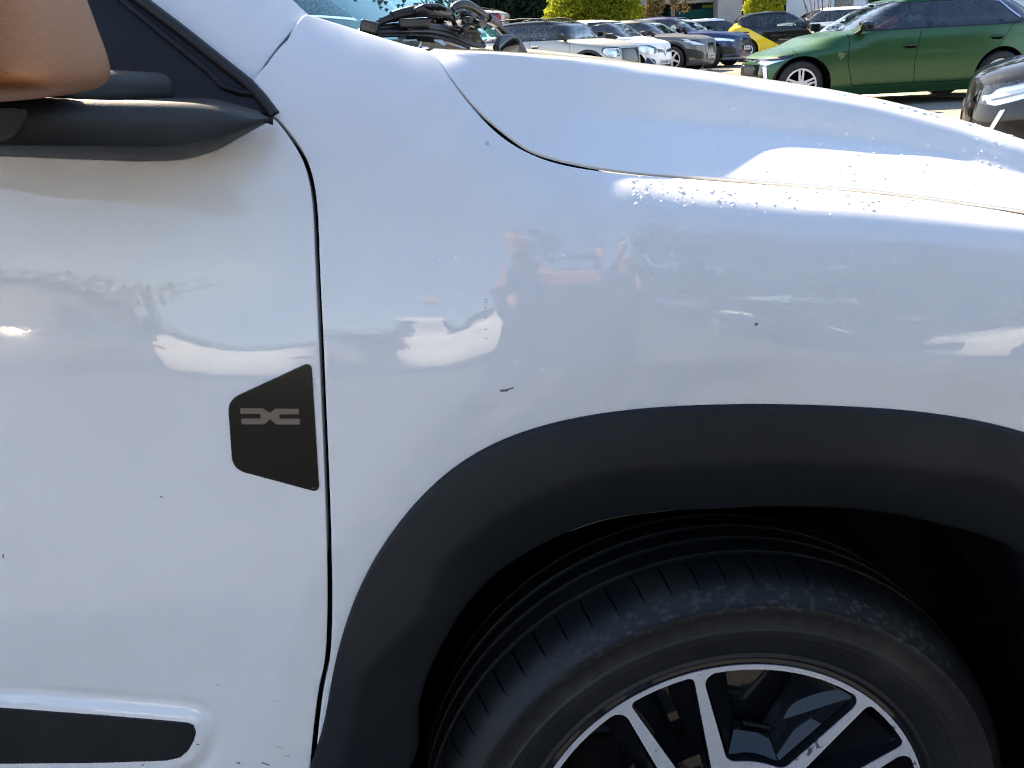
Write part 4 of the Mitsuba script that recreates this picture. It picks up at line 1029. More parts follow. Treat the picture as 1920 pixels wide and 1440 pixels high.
# 4 dark grey crossover
sc_ = hatch(2.10, -2.05, 1.43, cowl=(1.02, 1.0), nose=.82, wid=.90, roof_f=.22, roof_r=-1.45, belt=1.0, tail_z=1.05)
openings(sc_, 1.0, 1.43, .82, .18, -.24, (-1.35, -1.60), .9)
sc_.update(R=.35, axles=(1.32, -1.32), screen=[(-.66, 1.03), (.66, 1.03), (.56, 1.35), (-.56, 1.35)], rear_screen=[(-.58, 1.1), (.58, 1.1), (.5, 1.34), (-.5, 1.34)], arch_trim=True,
           lamps=[('headlight', 'front', [(.36, .73), (.80, .87), (.81, .80), (.70, .71), (.40, .68)], 'lamp')],
           stuck=[('light_strip', 'front', [(.74, .855), (.80, .865), (.72, .72), (.40, .69), (.40, .705), (.68, .735)], 'm_lamp_white', .005, True), ('grille', 'front', [(-.36, .74), (.36, .74), (.33, .56), (.22, .44), (-.22, .44), (-.33, .56)], 'm_gloss_black', .006, False),
                  ('emblem', 'front', [(-.07, .70), (-.03, .64), (0, .60), (.03, .64), (.07, .70), (.055, .61), (.0, .53), (-.055, .61)], 'm_emblem', .011, False), ('air_inlet', 'front', [(.46, .50), (.80, .62), (.78, .40), (.60, .33), (.44, .34)], 'm_seal', .005, True)],
           seams=[[(.84, .98), (.86, .30)], [(-.26, .99), (-.26, .30)]], handles=[(-.1, .86)], mirror=(.68, 1.04), plate=((.40, .015), (.7, 0)), paper=[(.22, 1.24), (.46, 1.24), (.48, 1.10), (.26, 1.09)], paper_of='dark grey crossover')
car('dark grey crossover with slanted headlights and a shield grille', row(2), H35, sc_, 'm_grey_car', z0=GZ(26), scale=.97)

# 5 dark blue car
sb = hatch(2.18, -2.15, 1.45, cowl=(.95, 1.0), nose=.82, wid=.91, roof_f=.12, roof_r=-1.50, belt=1.0, tail_z=1.05)
openings(sb, 1.0, 1.45, .76, .08, -.32, (-1.35, -1.62), .91, rearglass='m_glass')
honey = []
for i in range(5):
    for j in range(9):
        y = -.40 + j * .10 + (.05 if i % 2 else 0); z = .44 + i * .062
        if abs(y) < .44: honey.append(('grille_mesh', 'front', [(y + .040 * math.cos(a), z + .026 * math.sin(a)) for a in np.arange(6) * math.pi / 3], 'm_seal', .013, False))
sb.update(R=.35, axles=(1.38, -1.38), screen=[(-.68, 1.03), (.68, 1.03), (.58, 1.37), (-.58, 1.37)], rear_screen=[(-.58, 1.1), (.58, 1.1), (.5, 1.36), (-.5, 1.36)],
          lamps=[('headlight', 'front', [(.52, .74), (.86, .82), (.87, .74), (.62, .68)], 'lamp')],
          stuck=[('grille', 'front', [(-.46, .76), (.46, .76), (.54, .60), (.42, .38), (-.42, .38), (-.54, .60)], 'm_gloss_black', .006, False)] + honey + [('air_inlet', 'front', [(.58, .50), (.84, .58), (.82, .36), (.58, .34)], 'm_seal', .005, True), ('lower_lip', 'front', [(-.8, .27), (.8, .27), (.8, .22), (-.8, .22)], 'm_silver', .01, False)],
          seams=[[(.80, .98), (.82, .30)], [(-.34, .99), (-.34, .30)]], handles=[(-.16, .84)], mirror=(.62, 1.04), plate=((.50, .02), (.7, 0)), paper=[(.20, 1.27), (.44, 1.27), (.50, 1.08), (.24, 1.08)], paper_of='dark blue hatchback')
car('dark blue hatchback with a large honeycomb grille', row(3), H35, sb, 'm_blue_car', z0=GZ(27.5))

# 6 black car with a yellow slanting panel
sk = hatch(2.05, -1.75, 1.46, cowl=(.92, 1.0), nose=.78, wid=.88, roof_f=.12, roof_r=-1.28, belt=.98, tail_z=1.0)
openings(sk, .98, 1.46, .74, .08, -.30, (-1.16, -1.38), .88, frontglass='m_glass', rearglass='m_glass')
sk.update(R=.33, axles=(1.28, -1.18), screen=[(-.66, 1.03), (.66, 1.03), (.56, 1.38), (-.56, 1.38)], rear_screen=[(-.56, 1.08), (.56, 1.08), (.5, 1.36), (-.5, 1.36)],
          patches=[('yellow_panel', 'side', [(-1.70, 1.12), (-1.46, 1.15), (-1.10, .96), (.35, .17), (-1.74, .17)], 'm_yellow'), ],
          lamps=[('headlight', 'front', [(.45, .80), (.82, .84), (.82, .76), (.5, .72)], 'lamp')], stuck=[], seams=[[(.78, .96), (.80, .30)], [(-.32, .97), (-.30, .30)]], handles=[(-.12, .84), (-1.2, .86)], mirror=(.62, 1.02),
          paper=[(-.1, 1.30), (.30, 1.30), (.34, 1.16), (-.06, 1.16)], paper_of='black car with a yellow tail')
car('black car with a bright yellow slanting panel over its rear side', (9.25, 31.0), -10, sk, 'm_black_car', z0=GZ(31))

# 7, 8 white cars further back, 9 roof-railed car, 10 grey estate behind the wipers
sw_ = hatch(2.1, -2.05, 1.46, cowl=(.95, 1.0), nose=.78, wid=.89, roof_f=.12, roof_r=-1.45, belt=.98, tail_z=1.0)
openings(sw_, .98, 1.46, .76, .08, -.30, (-1.30, -1.55), .89, rearglass='m_glass')
sw_.update(R=.33, axles=(1.3, -1.3), na=110, screen=[(-.66, 1.03), (.66, 1.03), (.56, 1.38), (-.56, 1.38)], rear_screen=[(-.62, 1.06), (.62, 1.06), (.56, 1.36), (-.56, 1.36)],
           lamps=[('tail_light', 'rear', [(.50, .97), (.76, .99), (.76, .88), (.52, .87)], 'm_lamp_red'), ('headlight', 'front', [(.45, .80), (.82, .84), (.82, .76), (.5, .72)], 'm_lamp_white')], stuck=[], seams=[[(-.32, .97), (-.30, .30)]], handles=[(-.12, .84)], mirror=(.62, 1.02))
car('white hatchback half hidden behind the dark blue car', (8.3, 36.0), 4, sw_, 'm_white2', z0=GZ(36) - .1)
car('white car turned away, its red tail light beside the green car\'s windscreen', (12.35, 35.5), 140, sw_, 'm_white_car', z0=GZ(36) + .05)
ss_ = dict(sw_); ss_['rails'] = (.2, -1.6, 1.45, .6)
car('pale grey car with dark roof rails seen just above the green car\'s bonnet pillar', (15.6, 39.5), 170, ss_, 'm_silver', z0=GZ(40) + .12)
car('white roofed car at the far end, behind the bare shrub', (13.9, 41.5), 178, dict(sw_), 'm_white2', z0=GZ(41) + .12)
se = hatch(2.2, -2.2, 1.62, cowl=(.95, 1.05), nose=.85, wid=.92, roof_f=.1, roof_r=-1.85, belt=1.05, tail_z=1.1)
openings(se, 1.05, 1.62, .76, .06, -.32, (-1.75, -1.95), .92)
se.update(R=.36, axles=(1.36, -1.36), na=110, screen=[(-.66, 1.10), (.66, 1.10), (.58, 1.53), (-.58, 1.53)], rear_screen=[(-.62, 1.16), (.62, 1.16), (.56, 1.5), (-.56, 1.5)],
          lamps=[('tail_light', 'rear', [(.54, 1.46), (.62, 1.46), (.72, 1.16), (.58, 1.16)], 'm_lamp_red')], stuck=[], seams=[], handles=[], mirror=(.62, 1.1), rails=(.2, -1.7, 1.60, .64))
car('tall grey estate with a red light at its rear corner, behind the wipers', (-1.55, 29.0), 170, se, 'm_silver', z0=GZ(29) + .25)

# 11 dark car at the right edge, nose towards the left
sd = hatch(2.15, -2.1, 1.50, cowl=(1.0, 1.06), nose=.83, wid=.90, roof_f=.15, roof_r=-1.5, belt=1.04, tail_z=1.08)
openings(sd, 1.05, 1.50, .80, .12, -.30, (-1.35, -1.62), .9)
sd.update(R=.33, axles=(1.32, -1.32), na=220, wheel='twin', screen=[(-.66, 1.10), (.66, 1.10), (.56, 1.42), (-.56, 1.42)], rear_screen=[(-.6, 1.14), (.6, 1.14), (.5, 1.4), (-.5, 1.4)],
          lamps=[('headlight', 'side', [(2.09, .70), (2.03, .79), (1.60, .885), (1.50, .87), (1.64, .775), (1.96, .68)], 'lamp')],
          stuck=[('light_strip', 'side', [(1.90, .665), (1.925, .66), (2.03, .42), (2.01, .40)], 'm_chrome', .006), ('grille', 'front', [(-.55, .66), (.55, .66), (.6, .36), (-.6, .36)], 'm_gloss_black', .004, False), ('lamp_strip', 'side', [(2.05, .735), (1.70, .82), (1.66, .81), (2.04, .71)], 'm_lamp_white', -.02)],
          seams=[[(.82, .96), (.84, .30)]], handles=[], mirror=(.66, 1.02), plate=((.45, .015), (.7, 0)))
dk = at(1817, 205, 5.6)
DARKC = car('glossy dark car at the right edge with a clear headlight', (4.97, 5.2), 153, sd, 'm_black_car', z0=GZ(5.6))

# bits seen inside the green car
def gw(p): return (GM @ np.r_[p, 1])[:3]
tag('headrest', 'dark headrest in the front window of the green hatchback', 'headrest')
put(None, 'headrest', rbox((.10, .25, .20), .04), 'm_interior', smooth=40, M=T((GM @ np.array([[1, 0, 0, -.16], [0, 1, 0, .37], [0, 0, 1, 1.29], [0, 0, 0, 1]])).tolist()))
tag('orange_jacket', 'orange jacket over the seat in the front window of the green hatchback', 'jacket')
put(None, 'orange_jacket', hull_pts([(-.10, .50, 1.21), (-.03, .52, 1.19), (.08, .45, 1.10), (.20, .40, 1.04), (.12, .38, 1.03), (-.02, .45, 1.10), (-.08, .40, 1.17)], .022, 16), 'm_orange', smooth=True, M=T(GM.tolist()))

# ================================================================== GROUND
ys = np.r_[-120, -3, 4, np.linspace(6, 60, 40), 120]; xs = np.linspace(-120, 120, 41)
gp = np.stack([*np.meshgrid(xs, ys, indexing='ij'), np.zeros((41, len(ys)))], -1); gp[..., 2] = np.maximum(0, .0095 * (np.minimum(gp[..., 1], 60) - 4))
put(None, 'ground', grid_mesh(gp), 'm_asphalt', smooth=True); tag('ground', kind='structure')
def ground_strip(p, q, w, lift=.006):
    p, q = np.array(p, float), np.array(q, float); d = (q - p) / np.linalg.norm(q - p); n = np.array([-d[1], d[0]]) * w / 2; t = np.linspace(0, 1, 24)[:, None]
    a, b = p + (q - p) * t + n, p + (q - p) * t - n; g = np.stack([np.c_[a, [GZ(y) + lift for y in a[:, 1]]], np.c_[b, [GZ(y) + lift for y in b[:, 1]]]], 1); return grid_mesh(g)

# ================================================================== BACKGROUND PLANTING AND BUILDINGS
def leaf_cloud(centres, radii, n, size, seed, flat=.8):
    """Many small leaves spread through a few ellipsoidal clumps."""
    r = np.random.default_rng(seed); centres = np.asarray(centres, float); radii = np.asarray(radii, float)
    w = np.prod(radii, 1) ** .67; k = r.choice(len(centres), n, p=w / w.sum())
    d = r.normal(size=(n, 3)); d /= np.linalg.norm(d, axis=1, keepdims=True); rad = r.uniform(.35, 1.0, n) ** .45
    c = centres[k] + d * radii[k] * rad[:, None]
    nn = d * .6 + r.normal(size=(n, 3)) * .8; nn /= np.linalg.norm(nn, axis=1, keepdims=True)
    t = np.cross(nn, r.normal(size=(n, 3))); t /= np.linalg.norm(t, axis=1, keepdims=True); b = np.cross(nn, t); s = size * r.uniform(.6, 1.35, n)[:, None]
    v = np.stack([c - t * s, c + b * s * .5 * flat - nn * s * .12, c + t * s, c - b * s * .5 * flat - nn * s * .12], 1).reshape(-1, 3); i = np.arange(n)[:, None] * 4
    return tm(v, np.vstack([i + [0, 1, 2], i + [0, 2, 3]]))


def leafy(c, tr, var):
    def f(p, n, uv):
        q = noise(p.x * 7, p.y * 7, p.z * 7); g = noise(p.x * 1.4, p.y * 1.4, p.z * 1.4)
        return mix(c, var, q * .6 + g * .4)
    return {'type': 'principledthin', 'base_color': proc(f), 'roughness': .5, 'diff_trans': tr, 'spec_trans': 0.0, 'eta': 1.4}


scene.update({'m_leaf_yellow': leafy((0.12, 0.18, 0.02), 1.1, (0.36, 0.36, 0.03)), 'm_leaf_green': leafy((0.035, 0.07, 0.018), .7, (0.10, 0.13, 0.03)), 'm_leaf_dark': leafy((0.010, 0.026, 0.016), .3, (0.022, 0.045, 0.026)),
              'm_leaf_dry': leafy((0.09, 0.075, 0.035), .6, (0.18, 0.14, 0.06)), 'm_bark': matte(proc(lambda p, n, uv: mix((0.10, 0.075, 0.055), (0.22, 0.17, 0.13), noise(p.x * 30, p.y * 30, p.z * 6)))),
              'm_concrete': matte(proc(lambda p, n, uv: mix((0.26, 0.25, 0.235), (0.36, 0.345, 0.325), fbm(p.x * 2, p.y * 2, p.z * 2, 4)))), 'm_wall_white': matte(proc(lambda p, n, uv: mix((0.60, 0.60, 0.62), (0.70, 0.70, 0.71), fbm(p.x * .7, p.y * .7, p.z * .7, 3)))),
              'm_teal': matte((0.012, 0.055, 0.048)), 'm_recess': matte((0.02, 0.025, 0.025)), 'm_shutter': satin((0.25, 0.26, 0.27), .3)})


def blob(c0, c1, r0, r1, Y, zlo, zhi):
    """x range seen between two picture columns at distance Y."""
    return at(c0, r0, Y)[0], at(c1, r0, Y)[0]


def bush(label, name, cat, x0, x1, y, zlo, zhi, mat, seed, n, size, parts=9, depth=1.0, group=None):
    k = thing(name, label, cat, group); r = np.random.default_rng(seed)
    cx, hw, hz = (x0 + x1) / 2, (x1 - x0) / 2, (zhi - zlo) / 2
    cs, rs = [(cx, y, zlo + hz * .95)], [(hw * .66, depth * .7, hz * .72)]
    for i in range(parts):
        a = r.uniform(-1, 1); b = r.uniform(-.8, .9); q = r.uniform(.22, .42)
        cs.append((cx + a * hw * (1 - q) * math.sqrt(max(.1, 1 - .5 * b * b)), y + r.uniform(-.6, .6) * depth, zlo + hz + b * hz * (1 - q))); rs.append((hw * q * 1.1, depth * .5, hz * q * 1.25))
    put(k, 'crown', leaf_cloud(cs, rs, n, size, seed), mat)
    ms = [tube(np.array([[cx, y, GZ(y)], [cx + .5 * (c[0] - cx), y, zlo + .3 * (c[2] - zlo)], c]), [.05, .035, .012], 6) for c in cs[1:6]]
    for m in ms: put(k, 'stem', m, 'm_bark', smooth=True)
    return k


bush('large yellow green bush above the silver and white cars', 'bush', 'bush', at(1012, 20, 31)[0], at(1216, 20, 31)[0], 31.5, 1.0, 3.6, 'm_leaf_yellow', 11, 15000, .075, 14, 1.2)
bush('smaller yellow bush rising behind the black car', 'bush', 'bush', at(1396, 20, 38)[0], at(1506, 20, 38)[0], 39, 1.25, 3.4, 'm_leaf_yellow', 12, 8000, .085, 12, .9)
bush('loose dry bush beside the thin tree trunk', 'bush', 'bush', at(1205, 10, 38)[0], at(1250, 10, 38)[0], 38, 1.5, 2.7, 'm_leaf_dry', 13, 900, .09, 6, .5)
# dark hedge on the left, one mass
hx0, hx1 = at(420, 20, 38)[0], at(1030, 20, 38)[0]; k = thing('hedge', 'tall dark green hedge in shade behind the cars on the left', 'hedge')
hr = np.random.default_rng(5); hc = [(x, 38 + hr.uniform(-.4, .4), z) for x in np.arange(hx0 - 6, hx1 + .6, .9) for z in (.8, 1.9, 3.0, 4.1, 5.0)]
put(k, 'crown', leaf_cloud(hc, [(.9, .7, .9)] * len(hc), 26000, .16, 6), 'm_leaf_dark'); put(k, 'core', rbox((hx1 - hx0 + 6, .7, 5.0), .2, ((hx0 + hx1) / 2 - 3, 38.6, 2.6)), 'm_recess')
# thin street trees
def small_tree(label, c, Y, mat, seed, zc, n, rt=.09, spread=1.0):
    x = at(c, 10, Y)[0]; k = thing('tree', label, 'tree'); g = GZ(Y); r = np.random.default_rng(seed)
    put(k, 'trunk', tube([[x, Y, g - .1], [x + .03, Y, g + 1.2], [x - .02, Y, zc]], [rt * 1.2, rt, rt * .6], 10), 'm_bark', smooth=True)
    tips = [(x + r.uniform(-1, 1) * spread, Y + r.uniform(-.8, .8), zc + r.uniform(.1, 2.2)) for _ in range(8)]
    for t in tips: put(k, 'limb', tube([[x, Y, zc - .25], [(x + t[0]) / 2, (Y + t[1]) / 2, (zc + t[2]) / 2 + .1], t], [rt * .5, rt * .3, .008], 6), 'm_bark', smooth=True)
    put(k, 'crown', leaf_cloud(tips, [(.55, .5, .5)] * 8, n, .08, seed), mat)
small_tree('slim pale trunk of a young tree in front of the dark opening', 1262, 38.5, 'm_leaf_dry', 21, 2.3, 1800)
small_tree('little dark tree in front of the white wall', 1645, 44, 'm_leaf_dark', 22, 1.95, 2200, .05, .5)
# bare shrub
k = thing('shrub', 'bare many-stemmed shrub in front of the white wall', 'shrub'); r = np.random.default_rng(31); bx, by = at(1545, 40, 40)[0], 40.0
for i in range(17):
    a = r.uniform(-1.15, 1.15); h_ = r.uniform(2.2, 3.4); p = np.array([[bx + a * .35, by, GZ(by)], [bx + a * .75 + r.normal() * .05, by + r.normal() * .2, GZ(by) + h_ * .55], [bx + a * 1.25 + r.normal() * .1, by + r.normal() * .3, GZ(by) + h_]])
    put(k, 'stem', tube(smooth_curve(p, 8), np.linspace(.028, .008, 8), 6), 'm_bark', smooth=True)
put(k, 'twigs', leaf_cloud([(bx + a, by, 3.0) for a in (-1.2, -.5, .3, 1.0)], [(.5, .4, .7)] * 4, 700, .06, 32), 'm_leaf_dry', kind='stuff')

# buildings: dark open hall with a leaning pillar, then a long white wall
yb = 46.0
X = lambda c, Y=yb: float(at(c, 15, Y)[0])
k = thing('building', 'dark open hall with concrete beam and leaning pillar', 'building')
put(k, 'back_wall', rbox((X(1520) - X(700), .3, 7), .02, ((X(700) + X(1520)) / 2, yb + 4, 3.5)), 'm_recess')
put(k, 'beam', rbox((X(1352) - X(1100), .9, .9), .03, ((X(1100) + X(1352)) / 2, yb + 1.2, 2.98)), 'm_concrete', smooth=40)
put(k, 'canopy', rbox((X(1520) - X(700), 5.0, .35), .03, ((X(700) + X(1520)) / 2, yb + 2.2, 4.1)), 'm_concrete', smooth=40)
put(k, 'green_panel', rbox((X(1345) - X(1262), .08, 1.75), .01, ((X(1262) + X(1345)) / 2, yb + .9, 1.38)), 'm_teal')
put(k, 'window_slot', rbox((X(1345) - X(1324), .05, .14), .01, ((X(1324) + X(1345)) / 2, yb + .84, 2.35)), 'm_leaf_yellow')
put(k, 'pillar', hull_pts([(X(1345), yb - .1, 0), (X(1345), yb - .1, 5), (X(1388), yb - .1, 0), (X(1394), yb - .1, 5), (X(1345), yb + .9, 0), (X(1345), yb + .9, 5), (X(1388), yb + .9, 0), (X(1394), yb + .9, 5)]), 'm_concrete', smooth=False)
yw = 52.0
k = thing('building', 'long white building with pale wall and shuttered openings', 'building')
x0, x1 = X(1440, yw), X(1700, yw) + 22
put(k, 'wall', rbox((x1 - x0, .4, 6), .03, ((x0 + x1) / 2, yw + .3, 3)), 'm_wall_white', smooth=40)
for c0, c1 in ((1566, 1600), (1676, 1700), (1706, 1760)):
    sk_ = put(k, 'shutter', rbox((X(c1, yw) - X(c0, yw), .08, 2.4), .01, ((X(c0, yw) + X(c1, yw)) / 2, yw + .06, 2.2)), 'm_shutter')
    for i in range(8): put(sk_, 'slat', rbox((X(c1, yw) - X(c0, yw) - .04, .03, .24), .008, ((X(c0, yw) + X(c1, yw)) / 2, yw + .01, 1.2 + i * .29)), 'm_shutter')
put(k, 'drain_pipe', tube([[X(1656, yw), yw - .1, 0], [X(1656, yw), yw - .1, 3], [X(1656, yw), yw - .1, 6]], .14, 10), 'm_wall_white', smooth=True)

# painted line between the white car and the green one
def on_ground(c, r):
    d = ray(c, r); t = -H / d[2]
    for _ in range(20): p = d * t + [0, 0, H]; t = (GZ(p[1]) - H) / d[2]
    return (d * t + [0, 0, H])[:2]
a_, b_ = on_ground(1520, 177), on_ground(1830, 182)
put(None, 'parking_line', ground_strip(a_ + (a_ - b_) * .6, b_ + (b_ - a_) * 1.0, .30), 'm_line'); tag('parking_line', 'pale painted line on the ground along the green car', 'line')

# ================================================================== WHAT STANDS BEHIND THE LENS, MIRRORED IN THE PAINT
sv = hatch(2.3, -2.4, 2.05, cowl=(1.55, 1.15), nose=.92, wid=.96, roof_f=.75, roof_r=-2.2, belt=1.15, tail_z=1.2)
openings(sv, 1.16, 2.05, 1.30, .72, .1, (-1.9, -2.1), .96)
sv.update(R=.34, axles=(1.5, -1.5), na=100, screen=[(-.74, 1.22), (.74, 1.22), (.66, 1.85), (-.66, 1.85)], rear_screen=[(-.7, 1.25), (.7, 1.25), (.6, 1.8), (-.6, 1.8)], lamps=[('headlight', 'front', [(.5, .92), (.85, 1.0), (.85, .82), (.55, .78)], 'm_lamp_white'), ('tail_light', 'rear', [(.74, 1.2), (.9, 1.2), (.9, .8), (.74, .8)], 'm_lamp_red')],
          stuck=[('grille', 'front', [(-.5, .75), (.5, .75), (.5, .5), (-.5, .5)], 'm_seal', .004, False)], mirror=(1.2, 1.2), seat_x=.6)
sv['wid'] = [(.17, .90), (.6, .96), (1.15, .93), (1.8, .86), (1.95, .80), (2.02, .70), (2.05, .5)]
gB = 'vehicles behind the camera, mirrored in the paint'
car('white van with its flat tail towards the white car, behind the photographer', (-.25, -10.8), -91, sv, 'm_white_car', gB, 'van', detail=False, name='van', scale=1.15)
car('second white van, broadside further along, behind the photographer', (7.4, -9.2), 181, sv, 'm_white2', gB, 'van', detail=False, name='van')
for i, (x, y, hd, sp, m, lb) in enumerate([(-5.0, -9.4, -88, sw_, 'm_silver', 'silver'), (-7.4, -9.2, -92, sw_, 'm_white_car', 'white'), (-10.0, -9.5, 90, sw_, 'm_grey_car', 'grey'), (-2.7, -9.6, -90, sw_, 'm_white2', 'off-white'), (3.2, -9.6, 90, sw_, 'm_blue_car', 'blue'), (11.6, -9.5, 90, sw_, 'm_silver', 'pale')]):
    car(f'{lb} parked car number {i + 1} from the left behind the photographer' if False else f'{lb} car standing in the row behind the photographer, seen only mirrored', (x, y), hd, dict(sp, paper=None), m, gB, detail=False)
k = thing('hedge', 'green hedge far behind the photographer, seen only mirrored', 'hedge')
hc = [(x, -19 + rng.uniform(-.5, .5), z) for x in np.arange(-34, 34, 1.3) for z in (.8, 1.9)]
put(k, 'crown', leaf_cloud(hc, [(1.0, .8, .8)] * len(hc), 22000, .13, 8), 'm_leaf_green'); put(k, 'core', rbox((68, .8, 2.0), .2, (0, -19.2, 1.2)), 'm_recess')

NTH = 'first second third fourth fifth sixth seventh eighth ninth tenth eleventh twelfth thirteenth fourteenth'.split()
def tall_trees(label, spots, group, mat, seed):
    for i, (x, y, h_, rr) in enumerate(spots):
        k = thing('tree', label.replace('NTH', NTH[i]), 'tree', group); r = np.random.default_rng(seed + i)
        put(k, 'trunk', tube([[x, y, GZ(y)], [x + .1, y, h_ * .4], [x, y, h_ * .8]], [.35, .28, .08], 10), 'm_bark', smooth=True)
        cs = [(x + r.normal() * rr * .45, y + r.normal() * rr * .4, h_ * r.uniform(.28, .95)) for _ in range(16)]
        put(k, 'crown', leaf_cloud(cs, [(rr * r.uniform(.35, .6), rr * .5, h_ * .12) for _ in cs], 2600, .42, seed + i), mat)
tall_trees('NTH from the left of the tall dark trees rising behind the buildings', [(x, 60 + 3 * (i % 2), 20 + 3 * math.sin(i * 2.1), 4.2) for i, x in enumerate(np.arange(-34, 62, 7.5))], 'tall trees behind the buildings', 'm_leaf_dark', 300)
tall_trees('NTH from the left of the tall green trees behind the photographer', [(x, -17 + 2 * (i % 2), 11 + 1.5 * math.sin(i * 1.7), 3.6) for i, x in enumerate((4.5, 8.0, 11.5, 15.5, 19.5, 23.5, 28))], 'tall trees behind the photographer', 'm_leaf_green', 400)

# the photographer, holding the phone that took the picture
def bones(joints, segs, refine=.02, smooth_n=8):
    out = None
    if any(k.startswith(('pel', 'sk', 'a', 'p', 'hL')) for k in joints): joints = {k: (p if p[2] > 1.1 and (k in ('hL', 'hR', 'wL', 'wR') or k[:2] in ('fL', 'fR', 'tL', 'tR')) else (p[0], p[1], p[2] * .925), r_) for k, (p, r_) in joints.items()}
    for a, b in segs:
        (pa, ra), (pb, rb) = joints[a], joints[b]
        h_ = manifold3d.Manifold.batch_hull([manifold3d.Manifold.sphere(ra, 20).translate(list(map(float, pa))), manifold3d.Manifold.sphere(rb, 20).translate(list(map(float, pb)))])
        out = h_ if out is None else out + h_
    m = mf(out.refine_to_length(refine)); m = trimesh.Trimesh(m.vertices, m.faces)
    trimesh.smoothing.filter_taubin(m, iterations=smooth_n); return m


scene.update({'m_skin': two({'type': 'principled', 'base_color': rgb(.50, .30, .22), 'roughness': .5, 'specular': .35}), 'm_shirt': matte((.028, .03, .036)), 'm_trousers': matte((.03, .035, .05)), 'm_hair': matte((.09, .06, .04)), 'm_shoe': matte((.02, .02, .02)), 'm_sclera': matte((.7, .7, .68)), 'm_phone': glossy((.01, .01, .012))})
px_, py_ = .115, -.55
PERSON = thing('person', 'person in dark T-shirt and jeans holding up a phone, mirrored faintly in the wing', 'person')
J = {'pel': ((px_, py_, .95), .135), 'chest': ((px_, py_ - .01, 1.26), .145), 'neck0': ((px_, py_ - .02, 1.42), .065), 'shL': ((px_ - .165, py_ - .01, 1.38), .062), 'shR': ((px_ + .175, py_ - .01, 1.38), .062), 'slL': ((px_ - .165, py_ + .08, 1.25), .054), 'slR': ((px_ + .19, py_ + .08, 1.25), .054)}
put(PERSON, 't_shirt', bones({**J, 'hipL': ((px_ - .07, py_, .93), .12), 'hipR': ((px_ + .07, py_, .93), .12), 'chL': ((px_ - .08, py_, 1.27), .13), 'chR': ((px_ + .08, py_, 1.27), .13)},
    [('hipL', 'chL'), ('hipR', 'chR'), ('pel', 'chest'), ('chL', 'chR'), ('chest', 'neck0'), ('chL', 'shL'), ('chR', 'shR'), ('shL', 'neck0'), ('shR', 'neck0'), ('shL', 'slL'), ('shR', 'slR')]), 'm_shirt', smooth=True)
arms = {'aL': ((px_ - .16, py_ + .07, 1.27), .044), 'eL': ((-.055, -.34, 1.12), .040), 'wL': ((-.105, -.075, 1.165), .027), 'aR': ((px_ + .185, py_ + .07, 1.27), .044), 'eR': ((.265, -.36, 1.13), .040), 'wR': ((.125, -.075, 1.165), .027), 'hL': ((-.088, -.045, 1.172), .024), 'hR': ((.100, -.045, 1.172), .024),
        'neck': ((px_, py_ - .01, 1.44), .052), 'nk2': ((px_, py_ + .01, 1.52), .052), 'sk': ((px_, py_ + .0, 1.625), .088), 'fc': ((px_ + .005, py_ + .055, 1.60), .066), 'jaw': ((px_ + .006, py_ + .058, 1.545), .045), 'nose': ((px_ + .008, py_ + .128, 1.588), .012), 'nb': ((px_ + .008, py_ + .115, 1.62), .010), 'earL': ((px_ - .088, py_ + .0, 1.60), .016), 'earR': ((px_ + .088, py_ + .0, 1.60), .016)}
hx_ = px_ - .10                                       # the head leans over to one side of the phone
for q_ in ('sk', 'fc', 'jaw', 'nose', 'nb', 'earL', 'earR', 'nk2'): arms[q_] = ((arms[q_][0][0] - .10, *arms[q_][0][1:]), arms[q_][1])
segs = [('aL', 'eL'), ('eL', 'wL'), ('wL', 'hL'), ('aR', 'eR'), ('eR', 'wR'), ('wR', 'hR'), ('neck', 'nk2'), ('nk2', 'sk'), ('sk', 'fc'), ('fc', 'jaw'), ('jaw', 'nk2'), ('nb', 'nose'), ('sk', 'earL'), ('sk', 'earR')]
for s_, sx in (('L', -1), ('R', 1)):
    hx = -.083 if sx < 0 else .094
    for i, (dz, ln) in enumerate(((.030, .060), (.012, .066), (-.006, .062), (-.022, .050))):
        b0, b1, b2 = f'f{s_}{i}0', f'f{s_}{i}1', f'f{s_}{i}2'
        arms[b0] = ((hx, -.036, 1.172 + dz), .0098); arms[b1] = ((hx - sx * .004, -.006, 1.174 + dz * 1.02), .0088); arms[b2] = ((hx - sx * (ln * .55), .004, 1.176 + dz * 1.02), .0078); segs += [(b0, b1), (b1, b2)]
    arms[f't{s_}0'] = ((hx - sx * .005, -.05, 1.155), .012); arms[f't{s_}1'] = ((hx - sx * .035, -.032, 1.16), .0095); arms[f't{s_}2'] = ((hx - sx * .055, -.023, 1.172), .0085); segs += [(f't{s_}0', f't{s_}1'), (f't{s_}1', f't{s_}2')]
put(PERSON, 'skin', bones(arms, segs, .006, 6), 'm_skin', smooth=True)
put(PERSON, 'hair', bones({'a': ((hx_, py_ - .018, 1.645), .090), 'b': ((hx_, py_ + .045, 1.685), .052), 'c': ((hx_, py_ - .045, 1.58), .065)}, [('a', 'b'), ('a', 'c')], .012, 4), 'm_hair', smooth=True)
for s_ in (-1, 1): put(PERSON, 'eye', tm(*(lambda m: (m.vertices + [hx_ + .007 + s_ * .032, py_ + .113, 1.612 * .925], m.faces))(trimesh.creation.icosphere(2, .011))), 'm_sclera', smooth=True)
put(PERSON, 'mouth', rbox((.045, .012, .008),   .003, (hx_ + .007, py_ + .105, 1.548 * .925)), 'm_mouth'); scene['m_mouth'] = matte((.32, .12, .10))
